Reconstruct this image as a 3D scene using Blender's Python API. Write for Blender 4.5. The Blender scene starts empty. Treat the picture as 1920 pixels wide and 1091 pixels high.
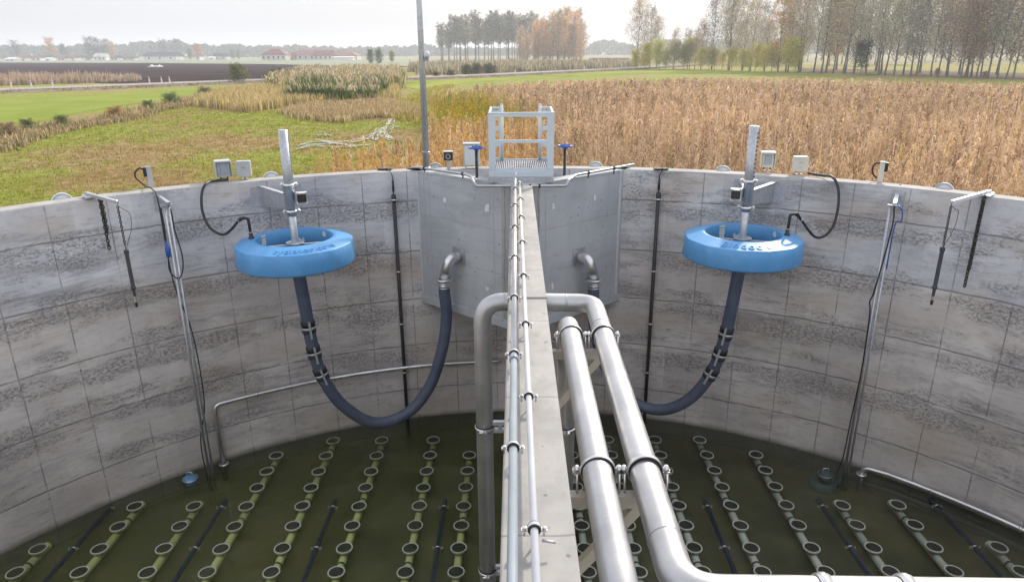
import bpy, math, random
import numpy as np
from mathutils import Matrix, Vector
random.seed(7); rng = np.random.default_rng(11)
sc = bpy.context.scene
C = sc.collection
R_ = math.radians
# ------------------------------------------------------------------ camera
F, PITCH, ROLL, YAW, H = 1304.167, 0.33022, -0.005895, -0.006420, 1.911   # focal px (of 1920), angles, height above the tank rim
CX, CY_, RAD, D = 0.1725, 3.3467, 8.7955, 4.7354                         # tank centre, inner radius, depth of the water below the rim
GZ = -3.0                                                                  # the fields lie 3 m below the rim
_fw = np.array([math.sin(YAW)*math.cos(PITCH), math.cos(YAW)*math.cos(PITCH), -math.sin(PITCH)])
_r = np.array([math.cos(YAW), -math.sin(YAW), 0.]); _u = np.cross(_r, _fw)
_r2 = _r*math.cos(ROLL)+_u*math.sin(ROLL); _u2 = np.cross(_r2, _fw)
cam = bpy.data.objects.new('camera', bpy.data.cameras.new('camera')); C.objects.link(cam)
cam.data.sensor_width = 36; cam.data.lens = F/1920*36; cam.data.clip_start = .05; cam.data.clip_end = 12000
cam.matrix_world = Matrix(((_r2[0], _u2[0], -_fw[0], 0), (_r2[1], _u2[1], -_fw[1], 0), (_r2[2], _u2[2], -_fw[2], H), (0, 0, 0, 1)))
sc.camera = cam
# ------------------------------------------------------------------ light
SUN_EL, SUN_AZ = R_(33), R_(30)            # ahead of the camera and to its right
sc.view_settings.view_transform = 'Standard'; sc.view_settings.look = 'None'
sc.view_settings.exposure = 1.0; sc.view_settings.gamma = 1
w = bpy.data.worlds.new('World'); sc.world = w; w.use_nodes = True
nt = w.node_tree; nt.nodes.clear()
def N(nt, t, **k):
    n = nt.nodes.new(t)
    for a, b in k.items(): setattr(n, a, b)
    return n
sky = N(nt, 'ShaderNodeTexSky', sky_type='NISHITA', sun_disc=False)
sky.sun_elevation = SUN_EL; sky.sun_rotation = SUN_AZ; sky.altitude = 100; sky.dust_density = 4.0; sky.air_density = 1.0; sky.ozone_density = 1.5
bg = N(nt, 'ShaderNodeBackground'); bg.inputs[1].default_value = 0.085
tc = N(nt, 'ShaderNodeTexCoord'); sep = N(nt, 'ShaderNodeSeparateXYZ'); nt.links.new(tc.outputs['Generated'], sep.inputs[0])
ramp = N(nt, 'ShaderNodeValToRGB'); nt.links.new(sep.outputs[2], ramp.inputs[0])
ramp.color_ramp.elements[0].position = .0; ramp.color_ramp.elements[0].color = (.93,)*3+(1,)
ramp.color_ramp.elements[1].position = .75; ramp.color_ramp.elements[1].color = (.50,)*3+(1,)
nz = N(nt, 'ShaderNodeTexNoise'); nz.inputs['Scale'].default_value = 2.2; nz.inputs['Detail'].default_value = 5
mp = N(nt, 'ShaderNodeMapping'); mp.inputs['Scale'].default_value = (1, 1, 4)
nt.links.new(tc.outputs['Generated'], mp.inputs[0]); nt.links.new(mp.outputs[0], nz.inputs['Vector'])
mm = N(nt, 'ShaderNodeMapRange'); mm.inputs[1].default_value = .3; mm.inputs[2].default_value = .7; mm.inputs[3].default_value = .82; mm.inputs[4].default_value = 1.06
nt.links.new(nz.outputs[0], mm.inputs[0])
mul = N(nt, 'ShaderNodeMath', operation='MULTIPLY'); nt.links.new(ramp.outputs[0], mul.inputs[0]); nt.links.new(mm.outputs[0], mul.inputs[1])
veil = N(nt, 'ShaderNodeBackground'); veil.inputs[0].default_value = (.89, .885, .92, 1); veil.inputs[1].default_value = .60
vst = N(nt, 'ShaderNodeMapRange'); vst.inputs[1].default_value = .02; vst.inputs[2].default_value = .38; vst.inputs[3].default_value = .45; vst.inputs[4].default_value = 1.0; nt.links.new(sep.outputs[2], vst.inputs[0]); nt.links.new(vst.outputs[0], veil.inputs[1])
mix = N(nt, 'ShaderNodeMixShader'); out = N(nt, 'ShaderNodeOutputWorld')
nt.links.new(sky.outputs[0], bg.inputs[0]); nt.links.new(mul.outputs[0], mix.inputs[0]); nt.links.new(bg.outputs[0], mix.inputs[1]); nt.links.new(veil.outputs[0], mix.inputs[2]); nt.links.new(mix.outputs[0], out.inputs[0])
sun = bpy.data.objects.new('sun', bpy.data.lights.new('sun', 'SUN')); C.objects.link(sun)
sun.data.energy = 2.0; sun.data.angle = R_(3); sun.data.color = (1, .91, .78)
sd = Vector((math.sin(SUN_AZ)*math.cos(SUN_EL), math.cos(SUN_AZ)*math.cos(SUN_EL), math.sin(SUN_EL)))
sun.rotation_euler = sd.to_track_quat('Z', 'Y').to_euler()
sc.cycles.max_bounces = 8; sc.cycles.volume_bounces = 1; sc.cycles.transparent_max_bounces = 24
sc.cycles.caustics_reflective = False; sc.cycles.caustics_refractive = False

# ------------------------------------------------------------------ sight lines on real planes
def ray(x, y): return _fw+_r2*(x-960)/F-_u2*(y-545.5)/F
CAM = np.array([0, 0, H])
def PL(x, y, z): d = ray(x, y); return CAM+d*((z-H)/d[2])                 # on a level plane
def PV(x, y, a, b):                                                      # on an upright plane through two plan points
    d = ray(x, y); a = np.array(a[:2]); b = np.array(b[:2]); n = np.array([-(b-a)[1], (b-a)[0]]); return CAM+d*((a@n)/(d[:2]@n))
def CYL(x, y, r):                                                        # on an upright cylinder about the tank's axis
    d = ray(x, y); a = d[0]**2+d[1]**2; b = -2*(d[0]*CX+d[1]*CY_); c = CX*CX+CY_*CY_-r*r
    return CAM+d*((-b+math.sqrt(b*b-4*a*c))/(2*a))
def GR(x, y): return PL(x, y, GZ)

# ------------------------------------------------------------------ materials
def mat(name, col=(.5, .5, .5), rough=.6, metal=0., build=None, spec=None):
    m = bpy.data.materials.new(name); m.use_nodes = True; nt = m.node_tree
    b = nt.nodes['Principled BSDF']; b.inputs['Base Color'].default_value = (*col, 1); b.inputs['Roughness'].default_value = rough; b.inputs['Metallic'].default_value = metal
    if rough > .9 or name in ('winter_wheat', 'mown_strip', 'ploughed_earth', 'far_field', 'corn_soil', 'pale_gravel', 'road_bank_earth'): b.inputs['Specular IOR Level'].default_value = 0
    if spec is not None: b.inputs['Specular IOR Level'].default_value = spec
    if build: build(nt, b)
    return m
def noise(nt, scale, detail=4, rough=.55, vec=None, dist=0.):
    n = N(nt, 'ShaderNodeTexNoise'); n.inputs['Scale'].default_value = scale; n.inputs['Detail'].default_value = detail; n.inputs['Roughness'].default_value = rough; n.inputs['Distortion'].default_value = dist
    if vec: nt.links.new(vec, n.inputs['Vector'])
    return n.outputs[0]
def rng_(nt, v, a, b, c=0., d=1.):
    n = N(nt, 'ShaderNodeMapRange'); n.inputs[1].default_value = a; n.inputs[2].default_value = b; n.inputs[3].default_value = c; n.inputs[4].default_value = d
    nt.links.new(v, n.inputs[0]); return n.outputs[0]
def math_(nt, op, a, b=None):
    n = N(nt, 'ShaderNodeMath', operation=op)
    for i, v in enumerate((a, b)):
        if v is None: continue
        if isinstance(v, (int, float)): n.inputs[i].default_value = v
        else: nt.links.new(v, n.inputs[i])
    return n.outputs[0]
def mixc(nt, f, a, b, mode='MIX'):
    n = N(nt, 'ShaderNodeMix', data_type='RGBA', blend_type=mode)
    for i, v in ((0, f), (6, a), (7, b)):
        if isinstance(v, (int, float)): n.inputs[i].default_value = v
        elif isinstance(v, tuple): n.inputs[i].default_value = (*v, 1)
        else: nt.links.new(v, n.inputs[i])
    return n.outputs[2]
def objc(nt): return N(nt, 'ShaderNodeTexCoord').outputs['Object']
def mapv(nt, v, s):
    n = N(nt, 'ShaderNodeMapping'); n.inputs['Scale'].default_value = s; nt.links.new(v, n.inputs[0]); return n.outputs[0]
def bump(nt, b, h, st=.3, dist=.02):
    n = N(nt, 'ShaderNodeBump'); n.inputs['Strength'].default_value = st; n.inputs['Distance'].default_value = dist
    nt.links.new(h, n.inputs['Height']); nt.links.new(n.outputs[0], b.inputs['Normal'])
def simple_var(c1, c2, scale, rr=None, bs=0.):
    def f(nt, b):
        v = objc(nt); n = noise(nt, scale, 6, .65, v)
        nt.links.new(mixc(nt, rng_(nt, n, .35, .65), c1, c2), b.inputs['Base Color'])
        if rr: nt.links.new(rng_(nt, noise(nt, scale*2.3, 4, .6, v), .3, .7, *rr), b.inputs['Roughness'])
        if bs: bump(nt, b, noise(nt, scale*8, 4, .6, v), bs, .003)
    return f

def concrete_ring(nt, b):
    # u = metres along the wall, v = height; pours and form panels leave joints, honeycomb patches and stains
    uv = N(nt, 'ShaderNodeUVMap').outputs[0]; s = N(nt, 'ShaderNodeSeparateXYZ'); nt.links.new(uv, s.inputs[0]); u, v = s.outputs[0], s.outputs[1]
    wob = math_(nt, 'MULTIPLY', math_(nt, 'SUBTRACT', noise(nt, 2.2, 5, .65, uv), .5), .055)
    vv = math_(nt, 'ADD', v, wob); uu = math_(nt, 'ADD', u, math_(nt, 'MULTIPLY', wob, .25))
    def line(x, period, off, wdt):
        a = math_(nt, 'PINGPONG', math_(nt, 'ADD', x, off), period/2)
        return rng_(nt, a, wdt*.3, wdt, 1., 0.)
    vl = line(uu, .76, 0., .012)
    vl = math_(nt, 'MULTIPLY', vl, rng_(nt, noise(nt, 1.9, 4, .6, uv), .38, .56, .06, .95))
    hl = line(vv, .90, .52, .017)
    hl = math_(nt, 'MULTIPLY', hl, rng_(nt, noise(nt, 2.6, 3, .5, uv), .3, .5, .3, 1.))
    d0 = math_(nt, 'ABSOLUTE', math_(nt, 'ADD', vv, 1.42)); crack = rng_(nt, d0, .004, .018, 1., 0.)
    lines = math_(nt, 'MAXIMUM', math_(nt, 'MAXIMUM', vl, hl), crack)
    # per panel tone
    cell = N(nt, 'ShaderNodeTexWhiteNoise', noise_dimensions='2D'); cb = N(nt, 'ShaderNodeCombineXYZ')
    nt.links.new(math_(nt, 'FLOOR', math_(nt, 'DIVIDE', math_(nt, 'ADD', u, 100), .76)), cb.inputs[0]); nt.links.new(math_(nt, 'FLOOR', math_(nt, 'DIVIDE', math_(nt, 'ADD', vv, .52), .9)), cb.inputs[1]); nt.links.new(cb.outputs[0], cell.inputs[0])
    pan = rng_(nt, cell.outputs[0], 0, 1, .93, 1.06)
    up = mixc(nt, rng_(nt, noise(nt, .9, 5, .6, uv), .35, .65), (.43, .438, .465), (.585, .59, .605))
    lo = mixc(nt, rng_(nt, noise(nt, .8, 5, .6, uv), .35, .65), (.44, .41, .39), (.61, .575, .55))
    col = mixc(nt, rng_(nt, v, -1.46, -1.40), lo, up)
    col = mixc(nt, rng_(nt, noise(nt, .55, 4, .6, mapv(nt, uv, (1, 1.7, 1))), .50, .68, 0, .6), col, (.42, .345, .265))   # rust brown wash
    col = mixc(nt, 1., col, pan, 'MULTIPLY')
    # honeycomb / mould speckle that gathers in bands just under the joints
    band = math_(nt, 'PINGPONG', math_(nt, 'ADD', vv, .52+.12), .45)
    bandf = math_(nt, 'ADD', rng_(nt, band, .0, .42, .11, -.03), math_(nt, 'MULTIPLY', rng_(nt, math_(nt, 'PINGPONG', math_(nt, 'ADD', vv, .30), .225), .0, .2, .07, 0), 1.))
    sp = noise(nt, 23, 10, .84, mapv(nt, uv, (.8, 1.3, 1)), .1); big = noise(nt, 1.0, 6, .68, mapv(nt, uv, (.7, 2.4, 1)))
    msk = math_(nt, 'MULTIPLY', rng_(nt, math_(nt, 'ADD', big, bandf), .535, .66), rng_(nt, math_(nt, 'ADD', v, math_(nt, 'MULTIPLY', wob, 2.)), -4.2, -4.05, .12, 1.))
    spk = math_(nt, 'MULTIPLY', rng_(nt, sp, .475, .555), msk)
    col = mixc(nt, math_(nt, 'MULTIPLY', spk, .76), col, (.13, .122, .118))
    stn = math_(nt, 'MULTIPLY', rng_(nt, noise(nt, 1.1, 7, .75, mapv(nt, uv, (.55, 3.2, 1)), .8), .50, .62), rng_(nt, noise(nt, .33, 3, .5, uv), .38, .6))
    col = mixc(nt, math_(nt, 'MULTIPLY', stn, .50), col, (.17, .165, .165))        # lying grey stains of the pours
    pour = math_(nt, 'MULTIPLY', rng_(nt, math_(nt, 'ABSOLUTE', math_(nt, 'SUBTRACT', noise(nt, 1.6, 3, .5, mapv(nt, uv, (.25, 3.4, 1)), .2), .5)), .002, .010, 1, 0), rng_(nt, noise(nt, 1.2, 3, .5, uv), .48, .6))
    col = mixc(nt, math_(nt, 'MULTIPLY', pour, .5), col, (.15, .145, .14))
    runs = math_(nt, 'MULTIPLY', rng_(nt, noise(nt, 6, 5, .65, mapv(nt, uv, (1.5, .10, 1))), .56, .72), rng_(nt, noise(nt, .6, 2, .5, uv), .45, .65))
    col = mixc(nt, math_(nt, 'MULTIPLY', runs, .35), col, (.62, .60, .58))         # pale lime runs
    col = mixc(nt, math_(nt, 'MULTIPLY', rng_(nt, noise(nt, 5, 6, .7, mapv(nt, uv, (1, 2.6, 1))), .52, .68), .35), col, (.20, .19, .19))
    col = mixc(nt, math_(nt, 'MULTIPLY', lines, .68), col, (.13, .125, .125))
    tu = math_(nt, 'SUBTRACT', math_(nt, 'PINGPONG', math_(nt, 'ADD', u, .38), .76), .38); tv = math_(nt, 'SUBTRACT', math_(nt, 'PINGPONG', math_(nt, 'ADD', v, .2), .9), .45)
    hole = rng_(nt, math_(nt, 'SQRT', math_(nt, 'ADD', math_(nt, 'MULTIPLY', tu, tu), math_(nt, 'MULTIPLY', tv, tv))), .009, .016, .75, 0)
    col = mixc(nt, hole, col, (.10, .095, .095))                                   # shutter tie holes
    # damp, algae-dark foot just above the water
    col = mixc(nt, rng_(nt, math_(nt, 'ADD', v, math_(nt, 'MULTIPLY', wob, 2.)), -D+.10, -D+.01, 0, .75), col, (.10, .105, .065))
    dr = noise(nt, 9, 4, .6, mapv(nt, uv, (1.4, .12, 1)))
    col = mixc(nt, math_(nt, 'MULTIPLY', rng_(nt, dr, .6, .75), rng_(nt, v, -1.3, -.1, 0, .30)), col, (.62, .63, .65))
    nt.links.new(col, b.inputs['Base Color']); b.inputs['Roughness'].default_value = .88
    h = math_(nt, 'SUBTRACT', math_(nt, 'MULTIPLY', noise(nt, 30, 6, .7, uv), .3), math_(nt, 'ADD', lines, math_(nt, 'MULTIPLY', spk, .5)))
    bump(nt, b, h, .6, .012)
def concrete_smooth(nt, b):
    v = objc(nt); n = noise(nt, .8, 6, .6, v)
    col = mixc(nt, rng_(nt, n, .35, .65), (.40, .43, .455), (.51, .53, .545))
    holes = N(nt, 'ShaderNodeTexVoronoi'); holes.inputs['Scale'].default_value = 7.0; nt.links.new(v, holes.inputs[0])
    hs = N(nt, 'ShaderNodeSeparateColor'); nt.links.new(holes.outputs['Color'], hs.inputs[0])
    h = math_(nt, 'MULTIPLY', rng_(nt, holes.outputs[0], .07, .14, 1, 0), math_(nt, 'GREATER_THAN', hs.outputs[0], .5))
    s = N(nt, 'ShaderNodeSeparateXYZ'); nt.links.new(v, s.inputs[0])
    st = noise(nt, 2.2, 5, .6, mapv(nt, v, (1, 1, .35)))
    col = mixc(nt, rng_(nt, st, .50, .72, 0, .30), col, (.29, .305, .32))
    hz_ = math_(nt, 'PINGPONG', math_(nt, 'ADD', s.outputs[2], math_(nt, 'MULTIPLY', noise(nt, 1.5, 4, .6, v), .07)), .36)
    col = mixc(nt, rng_(nt, hz_, .004, .02, .30, 0), col, (.27, .28, .29))
    col = mixc(nt, rng_(nt, noise(nt, 1.4, 6, .7, mapv(nt, v, (.6, .6, 2.4)), .5), .50, .66, 0, .5), col, (.30, .315, .33))
    sand = noise(nt, 60, 6, .7, v)
    col = mixc(nt, rng_(nt, sand, .55, .75, 0, .35), col, (.25, .25, .25))
    col = mixc(nt, math_(nt, 'MULTIPLY', h, .7), col, (.12, .125, .13))
    nt.links.new(col, b.inputs['Base Color']); b.inputs['Roughness'].default_value = .8
    bump(nt, b, math_(nt, 'SUBTRACT', math_(nt, 'MULTIPLY', sand, .2), h), .5, .006)
def concrete_top(nt, b):
    v = objc(nt); s = N(nt, 'ShaderNodeSeparateXYZ'); nt.links.new(v, s.inputs[0])
    col = mixc(nt, rng_(nt, noise(nt, 1.6, 6, .65, v), .35, .65), (.30, .295, .285), (.43, .42, .40))
    col = mixc(nt, rng_(nt, noise(nt, 11, 6, .7, mapv(nt, v, (1, .55, 1))), .50, .72, 0, .6), col, (.27, .265, .25))
    holes = N(nt, 'ShaderNodeTexVoronoi'); holes.inputs['Scale'].default_value = 14; nt.links.new(v, holes.inputs[0])
    hs = N(nt, 'ShaderNodeSeparateColor'); nt.links.new(holes.outputs['Color'], hs.inputs[0])
    h = math_(nt, 'MULTIPLY', rng_(nt, holes.outputs[0], .10, .2, 1, 0), math_(nt, 'GREATER_THAN', hs.outputs[0], .8))
    jn = math_(nt, 'PINGPONG', math_(nt, 'ADD', s.outputs[1], math_(nt, 'MULTIPLY', noise(nt, 3, 3, .5, v), .08)), .62)
    j = rng_(nt, jn, .002, .010, .6, 0)
    col = mixc(nt, math_(nt, 'MAXIMUM', math_(nt, 'MULTIPLY', h, .75), j), col, (.13, .125, .12))
    col = mixc(nt, rng_(nt, noise(nt, 140, 3, .7, v), .6, .75, 0, .5), col, (.22, .215, .2))
    nt.links.new(col, b.inputs['Base Color']); b.inputs['Roughness'].default_value = .85
    bump(nt, b, math_(nt, 'SUBTRACT', math_(nt, 'MULTIPLY', noise(nt, 90, 6, .7, v), .5), h), .5, .004)

def field(nt, b):
    v = objc(nt)
    g = meadow_col(nt, v)
    nt.links.new(g, b.inputs['Base Color']); b.inputs['Roughness'].default_value = .95; b.inputs['Specular IOR Level'].default_value = .1
    bump(nt, b, noise(nt, 3.5, 6, .7, v), 1., .25)
def meadow_col(nt, v):
    # patches of fresh grass, dry straw and bare dark spots
    fresh = mixc(nt, rng_(nt, noise(nt, 2.0, 5, .7, v), .35, .65), (.17, .20, .030), (.38, .41, .080))
    dry = mixc(nt, rng_(nt, noise(nt, 1.3, 5, .7, v), .35, .65), (.25, .17, .075), (.44, .33, .16))
    f = math_(nt, 'ADD', math_(nt, 'MULTIPLY', noise(nt, .09, 3, .55, v), .65), math_(nt, 'MULTIPLY', noise(nt, .9, 5, .7, mapv(nt, v, (1, .6, 1))), .35))
    col = mixc(nt, rng_(nt, f, .468, .555), fresh, dry)
    s = N(nt, 'ShaderNodeVectorMath', operation='DISTANCE'); nt.links.new(v, s.inputs[0]); s.inputs[1].default_value = (CX, CY_, GZ)
    ring = math_(nt, 'ADD', s.outputs['Value'], math_(nt, 'MULTIPLY', math_(nt, 'SUBTRACT', noise(nt, .7, 4, .6, v), .5), 9))
    col = mixc(nt, rng_(nt, ring, 14, 11.5, 0, .8), col, (.25, .165, .065))       # trodden dry belt round the tank
    return mixc(nt, rng_(nt, noise(nt, 5.5, 6, .75, v), .56, .70, 0, .55), col, (.055, .065, .018))
def leafmat(name, rough=.7, trans=.35, meadow=False):
    m = bpy.data.materials.new(name); m.use_nodes = True; nt = m.node_tree; nt.nodes.clear()
    o = N(nt, 'ShaderNodeOutputMaterial'); a = N(nt, 'ShaderNodeVertexColor', layer_name='col')
    oi = N(nt, 'ShaderNodeObjectInfo'); c = mixc(nt, 1., a.outputs[0], oi.outputs['Color'], 'MULTIPLY')
    if meadow:
        c = mixc(nt, 1., meadow_col(nt, mapv(nt, objc(nt), (1, 1, 0))), a.outputs[0], 'MULTIPLY')
    d = N(nt, 'ShaderNodeBsdfDiffuse'); t = N(nt, 'ShaderNodeBsdfTranslucent'); x = N(nt, 'ShaderNodeMixShader'); x.inputs[0].default_value = trans
    for q in (d, t): nt.links.new(c, q.inputs[0])
    nt.links.new(d.outputs[0], x.inputs[1]); nt.links.new(t.outputs[0], x.inputs[2]); nt.links.new(x.outputs[0], o.inputs[0]); return m
def water(name, absorb, dens, tint):
    m = bpy.data.materials.new(name); m.use_nodes = True; nt = m.node_tree; nt.nodes.clear()
    o = N(nt, 'ShaderNodeOutputMaterial'); fr = N(nt, 'ShaderNodeFresnel'); fr.inputs[0].default_value = 1.33
    g = N(nt, 'ShaderNodeBsdfGlossy'); g.inputs['Roughness'].default_value = .03
    t = N(nt, 'ShaderNodeBsdfTransparent'); t.inputs[0].default_value = (*tint, 1)
    x = N(nt, 'ShaderNodeMixShader'); nt.links.new(fr.outputs[0], x.inputs[0]); nt.links.new(t.outputs[0], x.inputs[1]); nt.links.new(g.outputs[0], x.inputs[2]); nt.links.new(x.outputs[0], o.inputs[0])
    bm = N(nt, 'ShaderNodeBump'); bm.inputs['Strength'].default_value = .08; bm.inputs['Distance'].default_value = .02
    nt.links.new(noise(nt, 3, 3, .5, objc(nt)), bm.inputs['Height']); nt.links.new(bm.outputs[0], g.inputs['Normal']); nt.links.new(bm.outputs[0], fr.inputs['Normal'])
    dfl = N(nt, 'ShaderNodeBsdfDiffuse'); dfl.inputs[0].default_value = (.26, .27, .17, 1); x2 = N(nt, 'ShaderNodeMixShader'); oc = objc(nt)
    film = math_(nt, 'MULTIPLY', rng_(nt, noise(nt, .55, 5, .65, oc, .6), .50, .72), rng_(nt, noise(nt, 7, 6, .75, oc), .35, .7, .04, .30))
    speck = math_(nt, 'MULTIPLY', rng_(nt, noise(nt, 22, 3, .6, oc), .70, .74), rng_(nt, noise(nt, 1.1, 3, .5, oc), .45, .6, .1, .7))
    nt.links.new(math_(nt, 'MAXIMUM', film, speck), x2.inputs[0]); nt.links.new(x.outputs[0], x2.inputs[1]); nt.links.new(dfl.outputs[0], x2.inputs[2]); nt.links.new(x2.outputs[0], o.inputs[0])
    if dens:
        p = N(nt, 'ShaderNodeVolumePrincipled'); p.inputs['Color'].default_value = (*absorb, 1); p.inputs['Density'].default_value = dens
        nt.links.new(p.outputs[0], o.inputs['Volume'])
    return m
def float_plastic(nt, b):
    v = objc(nt); col = mixc(nt, rng_(nt, noise(nt, 1.8, 4, .6, v), .35, .65), (.085, .305, .62), (.115, .355, .67))
    s = N(nt, 'ShaderNodeSeparateXYZ'); nt.links.new(v, s.inputs[0])
    run = math_(nt, 'MULTIPLY', rng_(nt, noise(nt, 9, 5, .7, mapv(nt, v, (1, 1, .12))), .52, .75), rng_(nt, s.outputs[2], -.05, -.3, .1, .45))
    col = mixc(nt, run, col, (.13, .24, .36))
    col = mixc(nt, rng_(nt, noise(nt, 4, 7, .75, v), .58, .75, 0, .35), col, (.30, .47, .66))     # chalked, faded patches
    col = mixc(nt, rng_(nt, noise(nt, 30, 3, .5, v), .72, .77, 0, .55), col, (.55, .60, .62))
    nt.links.new(col, b.inputs['Base Color']); nt.links.new(rng_(nt, noise(nt, 5, 5, .6, v), .3, .7, .30, .52), b.inputs['Roughness']); bump(nt, b, noise(nt, 3, 3, .5, v), .10, .01)
def galv(nt, b):
    v = objc(nt); vo = N(nt, 'ShaderNodeTexVoronoi'); vo.inputs['Scale'].default_value = 45; nt.links.new(v, vo.inputs[0])
    s = N(nt, 'ShaderNodeSeparateColor'); nt.links.new(vo.outputs['Color'], s.inputs[0])
    n = noise(nt, 4, 5, .6, v)
    col = mixc(nt, s.outputs[0], (.46, .48, .51), (.60, .62, .65)); col = mixc(nt, rng_(nt, n, .4, .7, 0, .5), col, (.36, .37, .40))
    nt.links.new(col, b.inputs['Base Color']); nt.links.new(rng_(nt, n, .3, .7, .38, .6), b.inputs['Roughness'])
def steel(nt, b):
    v = objc(nt); n = noise(nt, 3, 5, .6, v)
    nt.links.new(mixc(nt, rng_(nt, n, .35, .65), (.62, .62, .63), (.76, .76, .77)), b.inputs['Base Color'])
    nt.links.new(rng_(nt, noise(nt, 9, 5, .6, v), .3, .7, .24, .42), b.inputs['Roughness'])
    bump(nt, b, noise(nt, 120, 2, .5, v), .04, .002)
def pickled(nt, b):
    v = objc(nt); n = noise(nt, 2.5, 6, .65, v)
    nt.links.new(mixc(nt, rng_(nt, n, .35, .68), (.40, .405, .41), (.54, .54, .54)), b.inputs['Base Color'])
    nt.links.new(rng_(nt, noise(nt, 6, 5, .6, v), .3, .7, .34, .50), b.inputs['Roughness'])
    sp = noise(nt, 38, 3, .5, v); c = b.inputs['Base Color'].links[0].from_socket
    nt.links.new(mixc(nt, rng_(nt, sp, .70, .76, 0, .45), c, (.30, .28, .26)), b.inputs['Base Color'])
    bump(nt, b, noise(nt, 2, 3, .5, v), .05, .01)
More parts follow.
